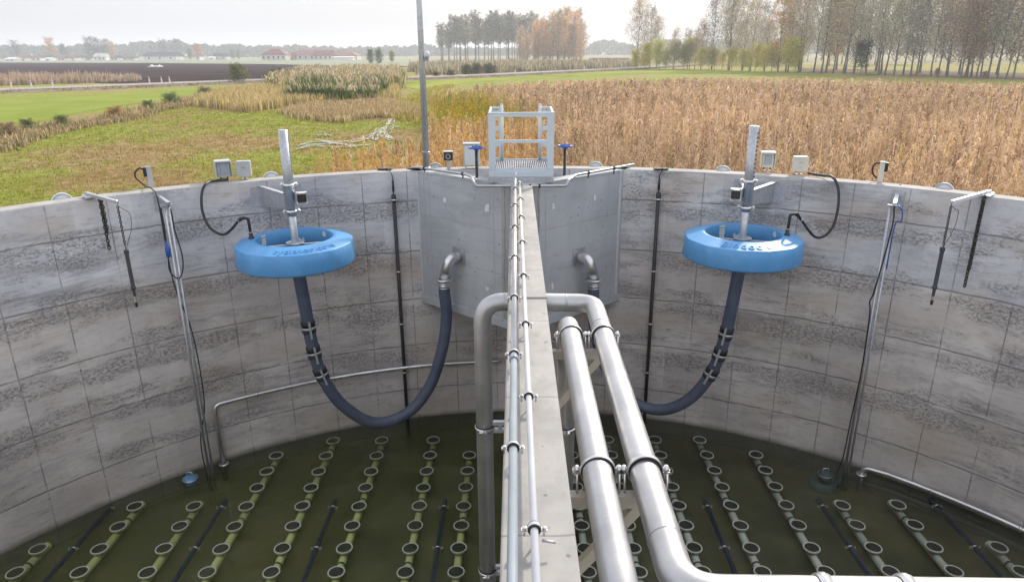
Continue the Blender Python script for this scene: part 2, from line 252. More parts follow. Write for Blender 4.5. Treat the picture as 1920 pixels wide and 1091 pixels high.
M = dict(
 ring_concrete=mat('ring_concrete', build=concrete_ring), chamber_concrete=mat('chamber_concrete', build=concrete_smooth), top_concrete=mat('top_concrete', build=concrete_top),
 galvanised=mat('galvanised_steel', metal=.75, build=galv), steel=mat('stainless_steel', metal=.95, build=steel), pickled=mat('pickled_steel', metal=.82, build=pickled),
 grey_pvc=mat('grey_pvc', (.33, .42, .47), .38, build=simple_var((.22, .27, .31), (.28, .33, .37), 3, (.3, .45))),
 white_pvc=mat('white_pvc', (.72, .73, .75), .35, build=simple_var((.50, .51, .54), (.60, .61, .63), 3, (.28, .42))),
 black=mat('black_plastic', (.018, .018, .02), .42, build=simple_var((.014, .014, .017), (.03, .03, .033), 6, (.32, .55))),
 rubber=mat('black_rubber', (.02, .02, .02), .75, build=simple_var((.014, .014, .014), (.035, .034, .033), 12)),
 hose=mat('hose_rubber', build=simple_var((.060, .078, .130), (.095, .112, .160), 2.5, (.42, .62), .15)),
 blue_float=mat('blue_float_plastic', build=float_plastic),
 blue_emboss=mat('raised_blue_lettering', build=simple_var((.075, .28, .57), (.10, .32, .62), 4, (.25, .38))),
 blue=mat('blue_enamel', (.02, .10, .42), .3, build=simple_var((.016, .08, .36), (.03, .13, .47), 8, (.22, .4))),
 pale_paint=mat('pale_paint', build=simple_var((.56, .65, .72), (.63, .71, .77), 2, (.32, .5))),
 box_grey=mat('grey_box_paint', build=simple_var((.42, .44, .46), (.50, .52, .53), 5, (.35, .5))),
 box_cream=mat('cream_box_plastic', build=simple_var((.62, .60, .53), (.70, .68, .60), 5, (.35, .5))),
 glass_dim=mat('display_window', (.35, .43, .48), .12, build=simple_var((.30, .38, .44), (.40, .48, .52), 4, (.08, .2))),
 beige=mat('beige_bracket', build=simple_var((.58, .54, .44), (.66, .62, .52), 4, (.4, .6))),
 label=mat('white_label', (.72, .74, .76), .5, build=simple_var((.66, .68, .71), (.76, .78, .8), 6)), print_grey=mat('grey_print', (.2, .24, .3), .6, build=simple_var((.17, .2, .26), (.24, .28, .33), 20)),
 membrane=mat('black_membrane', build=simple_var((.012, .013, .012), (.03, .031, .028), 60, (.5, .8))), disc_rim=mat('disc_rim_plastic', build=simple_var((.76, .78, .74), (.84, .86, .82), 6, (.5, .7))),
 aer_pipe=mat('aeration_pipe_plastic', build=simple_var((.60, .68, .64), (.70, .76, .72), 2.5, (.5, .7))),
 floor=mat('tank_floor', build=simple_var((.040, .042, .022), (.12, .11, .055), .9, None, .3)),
 cap=mat('white_cap_plastic', build=simple_var((.60, .63, .66), (.70, .73, .75), 4, (.35, .5))),
 cap_grey=mat('pale_mortar_seal', build=simple_var((.50, .52, .53), (.58, .60, .61), 8, (.6, .8))),
 patch=mat('white_mortar', build=simple_var((.66, .67, .68), (.76, .77, .78), 12, (.7, .9), .4)),
 road=mat('pale_gravel', build=simple_var((.30, .28, .25), (.42, .39, .36), .5)), verge=mat('road_bank_earth', build=simple_var((.12, .10, .075), (.30, .25, .19), .9)),
 far_crop=mat('far_crop', build=simple_var((.16, .19, .09), (.22, .24, .12), .05)),
 crop=mat('winter_wheat', build=simple_var((.20, .25, .05), (.27, .31, .075), .13)),
 strip=mat('mown_strip', build=simple_var((.19, .25, .05), (.33, .35, .09), .11)),
 plough=mat('ploughed_earth', build=simple_var((.035, .024, .026), (.070, .050, .050), .12)),
 stubble=mat('far_field', build=simple_var((.27, .27, .15), (.40, .35, .23), .011)), soil=mat('corn_soil', build=simple_var((.11, .075, .045), (.22, .15, .08), 1.2)),
 forest=mat('far_forest', build=simple_var((.05, .065, .045), (.12, .11, .07), .03)),
 bark=mat('bark', build=simple_var((.10, .095, .09), (.22, .205, .19), 1.5)), 
 roof_red=mat('red_roof', build=simple_var((.16, .035, .03), (.24, .06, .05), .3)), roof_dark=mat('dark_roof', build=simple_var((.05, .05, .06), (.09, .085, .095), .3)),
 roof_brown=mat('brown_roof', build=simple_var((.22, .10, .07), (.30, .15, .11), .3)),
 plaster=mat('pale_plaster', build=simple_var((.55, .52, .47), (.68, .65, .60), .2)), plaster_white=mat('white_plaster', build=simple_var((.75, .75, .74), (.82, .82, .80), .2)), window=mat('dark_window', (.04, .045, .05), .2, build=simple_var((.03, .035, .04), (.06, .065, .07), .6)),
 ground=mat('field_ground', build=field), leaf=leafmat('foliage', trans=.45), dry_leaf=leafmat('dry_corn_leaf', trans=.3), grass=leafmat('grass_blade', trans=.3, meadow=True),
 water_left=water('murky_water', (.48, .56, .09), .50, (.985, .99, .93)), water_right=water('clear_green_water', (.36, .40, .15), .26, (.985, .99, .93)),
 aer_green=mat('water_tinted_pipe', build=simple_var((.66, .74, .28), (.80, .86, .46), 2.2, (.5, .7))),  # yellow-green glow of the murky water, painted into the left pipes' colour
 puddle=mat('puddle_water', build=simple_var((.24, .29, .18), (.46, .49, .43), 1.5, (.25, .5))), marker=mat('white_post', (.75, .75, .72), .5), marker_red=mat('red_band', (.5, .05, .04), .5),  # puddle: pale foam and white glare are put into the base colour
)
# ------------------------------------------------------------------ mesh collecting
class MB:
    def __init__(s): s.v = []; s.f = []; s.s = []
    def add(s, vs, fs, smooth=False):
        o = len(s.v); s.v += [tuple(float(c) for c in p) for p in vs]; s.f += [tuple(i+o for i in f) for f in fs]; s.s += [smooth]*len(fs); return s
    def box(s, lo, hi, rot=0., piv=None, bev=0.):
        (x0, y0, z0), (x1, y1, z1) = lo, hi
        if bev:
            e = bev; ring = [(x0+e, y0), (x1-e, y0), (x1, y0+e), (x1, y1-e), (x1-e, y1), (x0+e, y1), (x0, y1-e), (x0, y0+e)]
            inn = [(x0+e, y0+e), (x1-e, y0+e), (x1-e, y0+e), (x1-e, y1-e), (x1-e, y1-e), (x0+e, y1-e), (x0+e, y1-e), (x0+e, y0+e)]
            vs = [(*p, z0) for p in ring]+[(*p, z1-e) for p in ring]+[(x0+e, y0+e, z1), (x1-e, y0+e, z1), (x1-e, y1-e, z1), (x0+e, y1-e, z1)]
            fs = [tuple(range(7, -1, -1))]+[(i, (i+1) % 8, 8+(i+1) % 8, 8+i) for i in range(8)]
            fs += [(8, 9, 17, 16), (10, 11, 18, 17), (12, 13, 19, 18), (14, 15, 16, 19), (9, 10, 17), (11, 12, 18), (13, 14, 19), (15, 8, 16), (16, 17, 18, 19)]
        else:
            vs = [(x0, y0, z0), (x1, y0, z0), (x1, y1, z0), (x0, y1, z0), (x0, y0, z1), (x1, y0, z1), (x1, y1, z1), (x0, y1, z1)]
            fs = [(0, 3, 2, 1), (4, 5, 6, 7), (0, 1, 5, 4), (1, 2, 6, 5), (2, 3, 7, 6), (3, 0, 4, 7)]
        if rot:
            px, py = piv if piv is not None else ((x0+x1)/2, (y0+y1)/2); c, q = math.cos(rot), math.sin(rot)
            vs = [(px+(x-px)*c-(y-py)*q, py+(x-px)*q+(y-py)*c, z) for x, y, z in vs]
        return s.add(vs, fs)
    def bar(s, a, b, wd, ht, up=(0, 0, 1)):
        a = np.array(a, float); b = np.array(b, float); d = (b-a)/np.linalg.norm(b-a); u = np.array(up, float)
        if abs(d@u) > .95: u = np.array([0., 1, 0])
        r = np.cross(d, u); r /= np.linalg.norm(r); u = np.cross(r, d)
        vs = [p+r*i*wd/2+u*j*ht/2 for p in (a, b) for i, j in ((-1, -1), (1, -1), (1, 1), (-1, 1))]
        return s.add(vs, [(3, 2, 1, 0), (4, 5, 6, 7), (0, 1, 5, 4), (1, 2, 6, 5), (2, 3, 7, 6), (3, 0, 4, 7)])
    def tube(s, pts, rad, n=12, caps=True):
        P = [np.array(p, float) for p in pts]; m = len(P); rr = rad if hasattr(rad, '__len__') else [rad]*m
        T = [(P[min(i+1, m-1)]-P[max(i-1, 0)]) for i in range(m)]; T = [t/(np.linalg.norm(t)+1e-12) for t in T]
        u = np.array([0, 0, 1.]) if abs(T[0][2]) < .9 else np.array([0, 1., 0])
        vs = []
        for i in range(m):
            r = np.cross(T[i], u); r /= np.linalg.norm(r)+1e-12; u = np.cross(r, T[i])
            for k in range(n):
                a = 2*math.pi*k/n; vs.append(P[i]+(r*math.cos(a)+u*math.sin(a))*rr[i])
        fs = [(i*n+k, i*n+(k+1) % n, (i+1)*n+(k+1) % n, (i+1)*n+k) for i in range(m-1) for k in range(n)]
        s.add(vs, fs, True)
        if caps: o = len(s.v)-m*n; s.f += [tuple(o+k for k in range(n-1, -1, -1)), tuple(o+(m-1)*n+k for k in range(n))]; s.s += [False]*2
        return s
    def lathe(s, c, prof, n=32, axis=(0, 0, 1), smooth=True, close=False):
        a = np.array(axis, float); a /= np.linalg.norm(a); t = np.array([1., 0, 0]) if abs(a[0]) < .9 else np.array([0, 1., 0]); e1 = np.cross(a, t); e1 /= np.linalg.norm(e1); e2 = np.cross(a, e1); c = np.array(c, float)
        vs = [c+(e1*math.cos(2*math.pi*k/n)+e2*math.sin(2*math.pi*k/n))*r+a*z for r, z in prof for k in range(n)]
        m = len(prof); fs = [(i*n+k, i*n+(k+1) % n, ((i+1) % m)*n+(k+1) % n, ((i+1) % m)*n+k) for i in range(m if close else m-1) for k in range(n)]
        s.add(vs, fs, smooth)
        if not close:
            o = len(s.v)-m*n
            if prof[0][0] > 1e-6: s.f.append(tuple(o+k for k in range(n-1, -1, -1))); s.s.append(False)
            if prof[-1][0] > 1e-6: s.f.append(tuple(o+(m-1)*n+k for k in range(n))); s.s.append(False)
        return s
    def torus(s, c, R, r, n=24, k=8, axis=(0, 0, 1), stretch=None):
        prof = [(R+r*math.cos(2*math.pi*j/k), r*math.sin(2*math.pi*j/k)) for j in range(k)]
        return s.lathe(c, prof, n, axis, True, True)
    def prism(s, pts, off):                       # planar outline extruded along a vector
        n = len(pts); o = np.array(off, float); vs = [np.array(p, float) for p in pts]; vs += [p+o for p in vs]
        return s.add(vs, [tuple(range(n-1, -1, -1)), tuple(range(n, 2*n))]+[(i, (i+1) % n, n+(i+1) % n, n+i) for i in range(n)])
ORG = {}
def tag(o, label=None, cat=None, group=None, kind=None):
    if label: o['label'] = label
    if cat: o['category'] = cat
    if group: o['group'] = group
    if kind: o['kind'] = kind
    return o
def thing(name, label, cat, loc=(0, 0, 0), group=None):
    o = bpy.data.objects.new(name, None); C.objects.link(o); o.location = [float(c) for c in loc]; o.empty_display_size = .1; ORG[o.name] = np.array(loc, float)
    return tag(o, label, cat, group)
def build(name, mb, m, parent=None, loc=(0, 0, 0), label=None):
    org = ORG[parent.name] if parent else np.array(loc, float)
    me = bpy.data.meshes.new(name); V = np.array(mb.v, float)-org; me.from_pydata(V.tolist(), [], mb.f)
    me.polygons.foreach_set('use_smooth', mb.s); me.materials.append(M[m] if isinstance(m, str) else m); me.update()
    o = bpy.data.objects.new(name, me); C.objects.link(o)
    if parent: o.parent = parent
    else: o.location = [float(c) for c in loc]
    ORG[o.name] = org
    if label: o['label'] = label
    return o
def build_split(name, mb, m, parent):
    """one child per loose piece"""
    p = list(range(len(mb.v)))
    def find(i):
        while p[i] != i: p[i] = p[p[i]]; i = p[i]
        return i
    for f in mb.f:
        for q in f[1:]: p[find(q)] = find(f[0])
    G = {}
    for f, s in zip(mb.f, mb.s): G.setdefault(find(f[0]), []).append((f, s))
    r = []
    for fs in G.values():
        ids = sorted({i for f, _ in fs for i in f}); mp_ = {i: k for k, i in enumerate(ids)}; q = MB(); q.v = [mb.v[i] for i in ids]; q.f = [tuple(mp_[i] for i in f) for f, _ in fs]; q.s = [s for _, s in fs]; r.append(build(name, q, m, parent))
    return r
def copy_tree(o, loc=None, parent=None):
    c = o.copy(); C.objects.link(c)
    if parent: c.parent = parent
    if loc is not None: c.location = [float(q) for q in loc]
    for ch in list(o.children): copy_tree(ch, None, c)
    return c
def spline(P, k=8):
    P = [np.array(p, float) for p in P]; P = [2*P[0]-P[1]]+P+[2*P[-1]-P[-2]]; o = []
    for i in range(1, len(P)-2):
        for j in range(k):
            t = j/k; a, b, c, d = P[i-1:i+3]; o.append(.5*((2*b)+(-a+c)*t+(2*a-5*b+4*c-d)*t*t+(-a+3*b-3*c+d)*t**3))
    return o+[P[-2]]
def bend(P, rad, k=8):
    """a polyline with rounded corners"""
    P = [np.array(p, float) for p in P]; o = [P[0]]
    for i in range(1, len(P)-1):
        a = P[i-1]-P[i]; b = P[i+1]-P[i]; la, lb = np.linalg.norm(a), np.linalg.norm(b); a /= la; b /= lb; r = rad[i-1] if hasattr(rad, '__len__') else rad
        ang = math.acos(max(-1, min(1, a@b))); t = min(r/math.tan(ang/2), la*.48, lb*.48); p0 = P[i]+a*t; p1 = P[i]+b*t
        for j in range(k+1):
            q = j/k; o.append((1-q)**2*p0+2*q*(1-q)*P[i]+q*q*p1)
    return o+[P[-1]]
def quads(name, V, cols, m, parent=None, loc=(0, 0, 0), k=4):
    """V: n x k x 3 corner positions, cols: n x 3"""
    n = len(V); me = bpy.data.meshes.new(name); me.vertices.add(n*k); me.vertices.foreach_set('co', (np.asarray(V, np.float32)-np.array(loc, np.float32)).reshape(-1))
    me.loops.add(n*k); me.loops.foreach_set('vertex_index', np.arange(n*k, dtype=np.int32)); me.polygons.add(n)
    me.polygons.foreach_set('loop_start', np.arange(0, n*k, k, dtype=np.int32)); me.polygons.foreach_set('loop_total', np.full(n, k, np.int32))
    me.materials.append(M[m]); at = me.color_attributes.new('col', 'FLOAT_COLOR', 'POINT')
    c4 = np.ones((n, k, 4), np.float32); c4[:, :, :3] = np.asarray(cols)[:, None, :]; at.data.foreach_set('color', c4.reshape(-1)); me.update(calc_edges=True)
    o = bpy.data.objects.new(name, me); C.objects.link(o); o.location = loc
    if parent: o.parent = parent
    return o
def arr(*a): return np.array(a, float)
def rot2(v, a): return arr(v[0]*math.cos(a)-v[1]*math.sin(a), v[0]*math.sin(a)+v[1]*math.cos(a))
def cylp(ang, r, z): return arr(CX+r*math.sin(ang), CY_+r*math.cos(ang), z)    # ang 0 = straight ahead
def inward(p): q = arr(CX-p[0], CY_-p[1], 0); return q/np.linalg.norm(q)
#@@STRUCTURE
# ================================================================== THE TANK
FLOOR = -5.06
def ring_wall():
    n = 192; T = .30; ri, ro = RAD, RAD+T; prof = [(ri, FLOOR-.3), (ri, -.012), (ri+.012, 0), (ro-.012, 0), (ro, -.012), (ro, FLOOR-.3)]
    vs = []; fs = []; uvs = []; mi = []
    for k in range(n):
        a = 2*math.pi*k/n; vs += [tuple(cylp(a, r, z)) for r, z in prof]
    m = len(prof)
    for k in range(n):
        a0, a1 = 2*math.pi*k/n, 2*math.pi*(k+1)/n; k2 = (k+1) % n
        for j in range(m-1):
            fs.append((k*m+j, k2*m+j, k2*m+j+1, k*m+j+1)); z0, z1 = prof[j][1], prof[j+1][1]
            uvs += [(a0*RAD, z0), (a1*RAD, z0), (a1*RAD, z1), (a0*RAD, z1)]; mi.append(1 if j in (1, 2, 3) else 0)
    me = bpy.data.meshes.new('tank_wall'); me.from_pydata(vs, [], fs); me.materials.append(M['ring_concrete']); me.materials.append(M['top_concrete'])
    uv = me.uv_layers.new(name='UVMap'); uv.data.foreach_set('uv', [c for q in uvs for c in q]); me.polygons.foreach_set('material_index', mi)
    me.polygons.foreach_set('use_smooth', [i == 0 for i in mi]); me.update()
    o = bpy.data.objects.new('tank_wall', me); C.objects.link(o)
    return tag(o, 'stained grey curved concrete wall with form joints round the open tank', 'wall')
ring_wall()
DX0, DX1 = -.068, .245
dv = MB(); YA = 10.60
dv.box((DX0, -5.45, FLOOR-.3), (DX1, 5.42, -.014)); dv.box((DX0-.003, 5.42, FLOOR-.3), (DX1+.003, YA, 0))
o = build('dividing_wall', dv, 'top_concrete'); tag(o, 'narrow straight concrete wall running down the middle of the tank', 'wall')
# chamber: V-shaped front, its bottom a slab
AL, AP0, AP1, AR = arr(-1.73, 11.98), arr(-.125, 10.62), arr(.275, 10.60), arr(1.83, 11.96)
TH = .22; CB = -2.25
def offs(p, q, d):
    t = (q-p)/np.linalg.norm(q-p); return arr(-t[1], t[0])*d
nl, nm, nr = offs(AL, AP0, 1), offs(AP0, AP1, 1), offs(AP1, AR, 1)
inL, inP0, inP1, inR = AL+nl*TH, AP0+nl*TH+arr(.09, 0), AP1+nr*TH+arr(-.09, 0), AR+nr*TH
AL2 = AL+(AL-AP0)*.12; AR2 = AR+(AR-AP1)*.12
ch = thing('inlet_chamber', 'smooth pale V-shaped concrete chamber on the far wall under the platform', 'concrete chamber', (0.07, 10.7, 0))
fr = MB()
def chpoly(z): return [arr(*p, z) for p in (AL2, AP0, AP1, AR2, inR+(AR2-AR), arr(.075, 10.739), inL+(AL2-AL))]
fr.prism(chpoly(CB), (0, 0, -CB))
build('front_wall', fr, 'chamber_concrete', ch)
sl = MB(); e = .05
def below(z, d): return [arr(*(AL2+nl*d), z), arr(*(AP0+arr(0, d*1.3)), z), arr(*(AP1+arr(0, d*1.3)), z), arr(*(AR2+nr*d), z), arr(2.0, 12.2, z), arr(-1.9, 12.2, z)]
A = below(CB-.001, .0); B = below(CB-.13, .0); Cc = below(CB-.24, .22)
vs = A+B+Cc; fs = [tuple(range(5, -1, -1))]+[(i, (i+1) % 6, 6+(i+1) % 6, 6+i) for i in range(6)]+[(6+i, 6+(i+1) % 6, 12+(i+1) % 6, 12+i) for i in range(6)]+[tuple(range(12, 18))]
sl.add([p+arr(0, -.035 if i < 12 else 0, 0) for i, p in enumerate(vs)], fs); build('base_slab', sl, 'chamber_concrete', ch)
g = MB(); g.add([arr(*q, -.85) for q in (AL2+nl*.1, AP0+nl*.1, AP1+nr*.1, AR2+nr*.1, arr(1.9, 12.1), arr(-1.75, 12.1))], [(0, 1, 2, 3, 4, 5)]); build('bounce_deck', g, 'chamber_concrete', ch)  # deck added to brighten the dark inside of the chamber
# shutter strips beside the corners and the dividing wall
st = MB()
for a, b, n_ in ((AL, AP0, nl), (AR, AP1, nr)):
    t = (b-a)/np.linalg.norm(b-a)
    for d, wd in ((.20, .008), (.33, .008), (1.80, .008)):
        p = a+t*d; st.prism([arr(*(p-n_*.0035), CB+.02), arr(*(p+t*wd-n_*.0035), CB+.02), arr(*(p+t*wd+n_*.01), CB+.02), arr(*(p+n_*.01), CB+.02)], (0, 0, -CB-.03))
build_split('shutter_seam', st, 'box_grey', ch)
st = MB()
for a, b, n_ in ((AL, AP0, nl), (AR, AP1, nr)):
    t = (a-b)/np.linalg.norm(b-a); p = b+t*.012; st.prism([arr(*(p-n_*.004), CB+.01), arr(*(p+t*.12-n_*.004), CB+.01), arr(*(p+t*.12+n_*.01), CB+.01), arr(*(p+n_*.01), CB+.01)], (0, 0, -CB-.03))
build_split('joint_strip', st, 'top_concrete', ch)
st = MB()
for a, b, n_ in ((AL, AP0, nl), (AR, AP1, nr)):
    t = (b-a)/np.linalg.norm(b-a); p = a+t*.035; st.prism([arr(*(p-n_*.02), CB+.03), arr(*(p+t*.045-n_*.012), CB+.03), arr(*(p+t*.045+n_*.01), CB+.03), arr(*(p+n_*.01), CB+.03)], (0, 0, -CB-.04))
build_split('corner_seal', st, 'cap_grey', ch)
def blob(name, pos, n_, r, h, seed, parent):
    rs = random.Random(seed); t = arr(n_[1], -n_[0]); pts = []
    for k in range(11):
        a = 2*math.pi*k/11; q = rs.uniform(.6, 1.15); pts.append(arr(*(pos[:2]-n_*.004+t*math.cos(a)*r*q), pos[2]+math.sin(a)*h*q))
    mb = MB(); mb.prism(pts, arr(*(-n_*.004), 0)); build(name, mb, 'patch', parent)
for k, (px, py, side, r, h) in enumerate([(834, 375, 0, .045, .055), (914, 391, 0, .055, .085), (914, 541, 0, .04, .05), (1037, 387, 1, .035, .06), (1115, 370, 1, .03, .07), (1035, 537, 1, .03, .06)]):
    q = PV(px, py, AL, AP0) if side == 0 else PV(px, py, AP1, AR); blob('mortar_patch', q, nl if side == 0 else nr, r, h, k, ch)
fl = MB(); fl.add([tuple(cylp(2*math.pi*k/96, RAD+.1, FLOOR)) for k in range(96)], [tuple(range(95, -1, -1))]); o = build('tank_floor', fl, 'floor'); tag(o, kind='structure')
def half_water(side):
    rr = RAD+.02; x = DX0+.01 if side < 0 else DX1-.01; h = math.asin((x-CX)/rr); pts = []
    a0, a1 = (h-0., h-0.) ; n = 96
    if side < 0: angs = np.linspace(math.pi-h, 2*math.pi+h, n)
    else: angs = np.linspace(h, math.pi-h, n)
    P = [cylp(a, rr, -D) for a in angs[::-1]]
    mb = MB(); mb.prism([p+arr(0, 0, FLOOR-.02+D) for p in P], (0, 0, -D-FLOOR+.02)); return mb
o = build('water', half_water(-1), 'water_left'); tag(o, kind='structure')
o = build('water', half_water(1), 'water_right'); tag(o, kind='structure')

# ================================================================== THE FIELDS
gr = MB(); n = 160; rad = [RAD+.29]+list(np.geomspace(10.2, 9000, 36))
gr.add([tuple(cylp(2*math.pi*k/n, r, GZ)) for r in rad for k in range(n)], [(i*n+k, i*n+(k+1) % n, (i+1)*n+(k+1) % n, (i+1)*n+k) for i in range(len(rad)-1) for k in range(n)])
gr.f = [f[::-1] for f in gr.f]; o = build('ground', gr, 'ground'); tag(o, kind='structure')
def sheet(name, pts, m, z, name_z=0):
    mb = MB(); P = [arr(p[0], p[1], GZ+z) for p in pts]; a = sum(P[i][0]*P[(i+1) % len(P)][1]-P[(i+1) % len(P)][0]*P[i][1] for i in range(len(P)))
    if a < 0: P = P[::-1]
    mb.add(P, [tuple(range(len(P)))]); o = build(name, mb, m); return tag(o, kind='structure')
g2 = lambda *a: [GR(*p)[:2] for p in a]
sheet('far_fields', [(-4500, 330), (-330, 330), (-40, 250), (45, 260), (600, 300), (4500, 330), (4500, 7000), (-4500, 7000)], 'stubble', .03)
sheet('far_crop', g2((0, 118.2), (300, 119.2), (640, 124), (780, 124), (860, 121), (1130, 122), (1140, 118), (960, 116), (480, 112.5), (300, 112))+[(-900, 900), (-900, 560)], 'far_crop', .06)
sheet('ploughed_field', [(-1400, 560), (-480, 545)]+g2((0, 118), (300, 119), (500, 121), (640, 124), (745, 124.5), (770, 126), (700, 130), (600, 140), (520, 147), (430, 152.5), (260, 158), (0, 152))+[(-160, 170), (-900, 260)], 'plough', .09)
sheet('wheat_field', [(-300, 20)]+[(-90, 32)]+g2((-60, 268), (0, 250), (100, 222), (200, 203), (300, 188), (370, 176), (400, 171), (380, 169.5), (300, 172), (160, 179), (0, 188))+[(-300, 60)], 'crop', .02)
sheet('wood_floor', g2((1490, 136.8), (1700, 143.2), (1990, 152.5), (2010, 140), (1500, 128)), 'verge', .05)
sheet('dark_field', g2((1105, 113), (1180, 113), (1180, 109.5), (1105, 109.5)), 'plough', .1)
sheet('mown_strip', g2((800, 172), (860, 158), (960, 150), (1130, 143), (1230, 138.5), (1400, 140), (1700, 144), (1990, 152), (2010, 146), (1700, 139), (1500, 136), (1200, 133), (1160, 133), (1040, 140), (900, 147.5), (760, 153), (740, 160)), 'strip', .03)
def ribbon(P, wd, z):
    P = [arr(*p[:2]) for p in P]; L = []; R = []
    for i, p in enumerate(P):
        t = P[min(i+1, len(P)-1)]-P[max(i-1, 0)]; t /= np.linalg.norm(t); nn = arr(-t[1], t[0]); q = wd[i] if hasattr(wd, '__len__') else wd; L.append(p+nn*q/2); R.append(p-nn*q/2)
    return L, R
RD = spline([arr(-150, 58, 0), arr(-95, 78, 0)]+[arr(*GR(*p)[:2], 0) for p in ((0, 172.5), (160, 166.5), (300, 160.8), (430, 155.6), (520, 152.5), (640, 151), (760, 149), (900, 143.6), (1040, 136.8), (1150, 131.4))]+[arr(60, 262, 0)], 6)
def strip_obj(name, P, wd, z, m, thick=None):
    L, R = ribbon(P, wd, z); mb = MB(); n = len(L)
    if thick: vs = [arr(*p, GZ+z) for p in L]+[arr(*p, GZ+z) for p in R]+[arr(*(p+(p-q)*.25), GZ+.001) for p, q in zip(L, R)]+[arr(*(q-(p-q)*.25), GZ+.001) for p, q in zip(L, R)]
    else: vs = [arr(*p, GZ+z) for p in L]+[arr(*p, GZ+z) for p in R]
    fs = [(i, n+i, n+i+1, i+1) for i in range(n-1)]
    if thick: fs += [(2*n+i, i, i+1, 2*n+i+1) for i in range(n-1)]+[(n+i, 3*n+i, 3*n+i+1, n+i+1) for i in range(n-1)]
    mb.add(vs, fs); o = build(name, mb, m); return tag(o, kind='structure')
strip_obj('road_bank', RD, 9.5, .32, 'verge', True); strip_obj('road', RD, 7.6, .36, 'road')
# wet streaks lying in the grass
pud = MB(); rs = random.Random(3); NP = [0]
def streak(P, wd, seed):
    rs = random.Random(seed); Q = spline([arr(*GR(*p)[:2], 0) for p in P], 9); 
    NP[0] += 1; zz = GZ+.03+NP[0]*.0016
    L, R = ribbon(Q, [wd*rs.uniform(.02, .75) for _ in Q], 0); n = len(L)
    pud.add([arr(*p, zz) for p in L]+[arr(*p, zz) for p in R], [(i, n+i, n+i+1, i+1) for i in range(n-1)])
for i, (P, wd) in enumerate([([(735, 222), (728, 236), (716, 243), (706, 250), (700, 262)], .55), ([(742, 238), (722, 250), (708, 256)], .3), ([(716, 243), (722, 252), (735, 262)], .4), ([(706, 250), (690, 258), (672, 262)], .35),
    ([(555, 274), (590, 270), (630, 268), (668, 265), (690, 262)], .55), ([(600, 266), (640, 272), (665, 274)], .35), ([(628, 280), (660, 277), (690, 274)], .45), ([(590, 255), (605, 252), (618, 256)], .3), ([(555, 281), (580, 277), (610, 276)], .3)]):
    for k in range(5): streak([(x+rs.uniform(-9, 9), y+rs.uniform(-3, 3)) for x, y in P], wd*rs.uniform(.25, .75), i*7+k)
o = build('puddle_water', pud, 'puddle'); tag(o, kind='structure')
# ================================================================== EQUIPMENT
def frame_at(p):            # outward and tangential unit vectors at a plan point on the wall
    i = inward(p); o_ = -i; t = arr(-o_[1], o_[0], 0); return o_, t   # t points to the left seen from inside... see use
def clamp_ring(mb, c, r, axis, ears=True, side=None, w=.03):
    """a pipe clip: band round the pipe with two bolted ears"""
    a = np.array(axis, float); a /= np.linalg.norm(a); mb.lathe(c, [(r+.001, -w/2), (r+.008, -w/2), (r+.008, w/2), (r+.001, w/2)], 28, a, True, True)
    if ears:
        sd_ = np.array(side if side is not None else np.cross(a, (0, 0, 1)), float); sd_ /= np.linalg.norm(sd_); up = np.cross(sd_, a); k = r/.08; k = max(.45, min(1., k))
        for s in (-1, 1):
            q = np.array(c)+sd_*s*(r+.022*k); mb.bar(q-up*.010*k, q+up*.010*k, w*.9, .035*k, a); mb.tube([q-up*.05*k, q+up*.035*k], .009*k, 6); mb.lathe(q+up*.028*k, [(.0, 0), (.017*k, 0), (.017*k, .014*k), (0, .022*k)], 6, up, False); 
    return mb
# ---- floating decanters
def float_mesh():
    mb = MB(); n = 96; k = 12
    def pr(a, r, f):        # radius that leans towards a twelve-sided outline
        s = 2*math.pi/k; d = ((a) % s)-s/2; return r*((1-f)+f*math.cos(s/2)/math.cos(d)/.978)
    prof = [(.575, 0, -.385), (.575, 0, -.012), (.585, 0, -.001), (.655, .55, .0), (.66, .6, -.004), (.872, .8, -.064), (.882, .6, -.074), (.895, .35, -.19), (.912, .0, -.355), (.905, 0, -.372), (.885, 0, -.385)]
    vs = [(.978*pr(2*math.pi*j/n, r, f)*math.cos(2*math.pi*j/n), (.978*pr(2*math.pi*j/n, r, f))*math.sin(2*math.pi*j/n), z) for r, f, z in prof for j in range(n)]
    m = len(prof); fs = []; sm = []
    for i in range(m):
        for j in range(n):
            fs.append((i*n+j, ((i+1) % m)*n+j, ((i+1) % m)*n+(j+1) % n, i*n+(j+1) % n)[::-1]); sm.append(i not in (4,))
    mb.v = vs; mb.f = fs; mb.s = sm; return mb
def text_mesh(s, size):
    cu = bpy.data.curves.new('t', 'FONT'); cu.body = s; cu.size = size; cu.extrude = .5; cu.align_x = 'CENTER'; cu.space_character = 1.12; cu.resolution_u = 3
    ob = bpy.data.objects.new('t', cu); C.objects.link(ob); dg = bpy.context.evaluated_depsgraph_get(); dg.update()
    me = bpy.data.meshes.new_from_object(ob.evaluated_get(dg)); V = [tuple(v.co) for v in me.vertices]; Fc = [tuple(p.vertices) for p in me.polygons]
    bpy.data.objects.remove(ob); bpy.data.curves.remove(cu); bpy.data.meshes.remove(me); return V, Fc
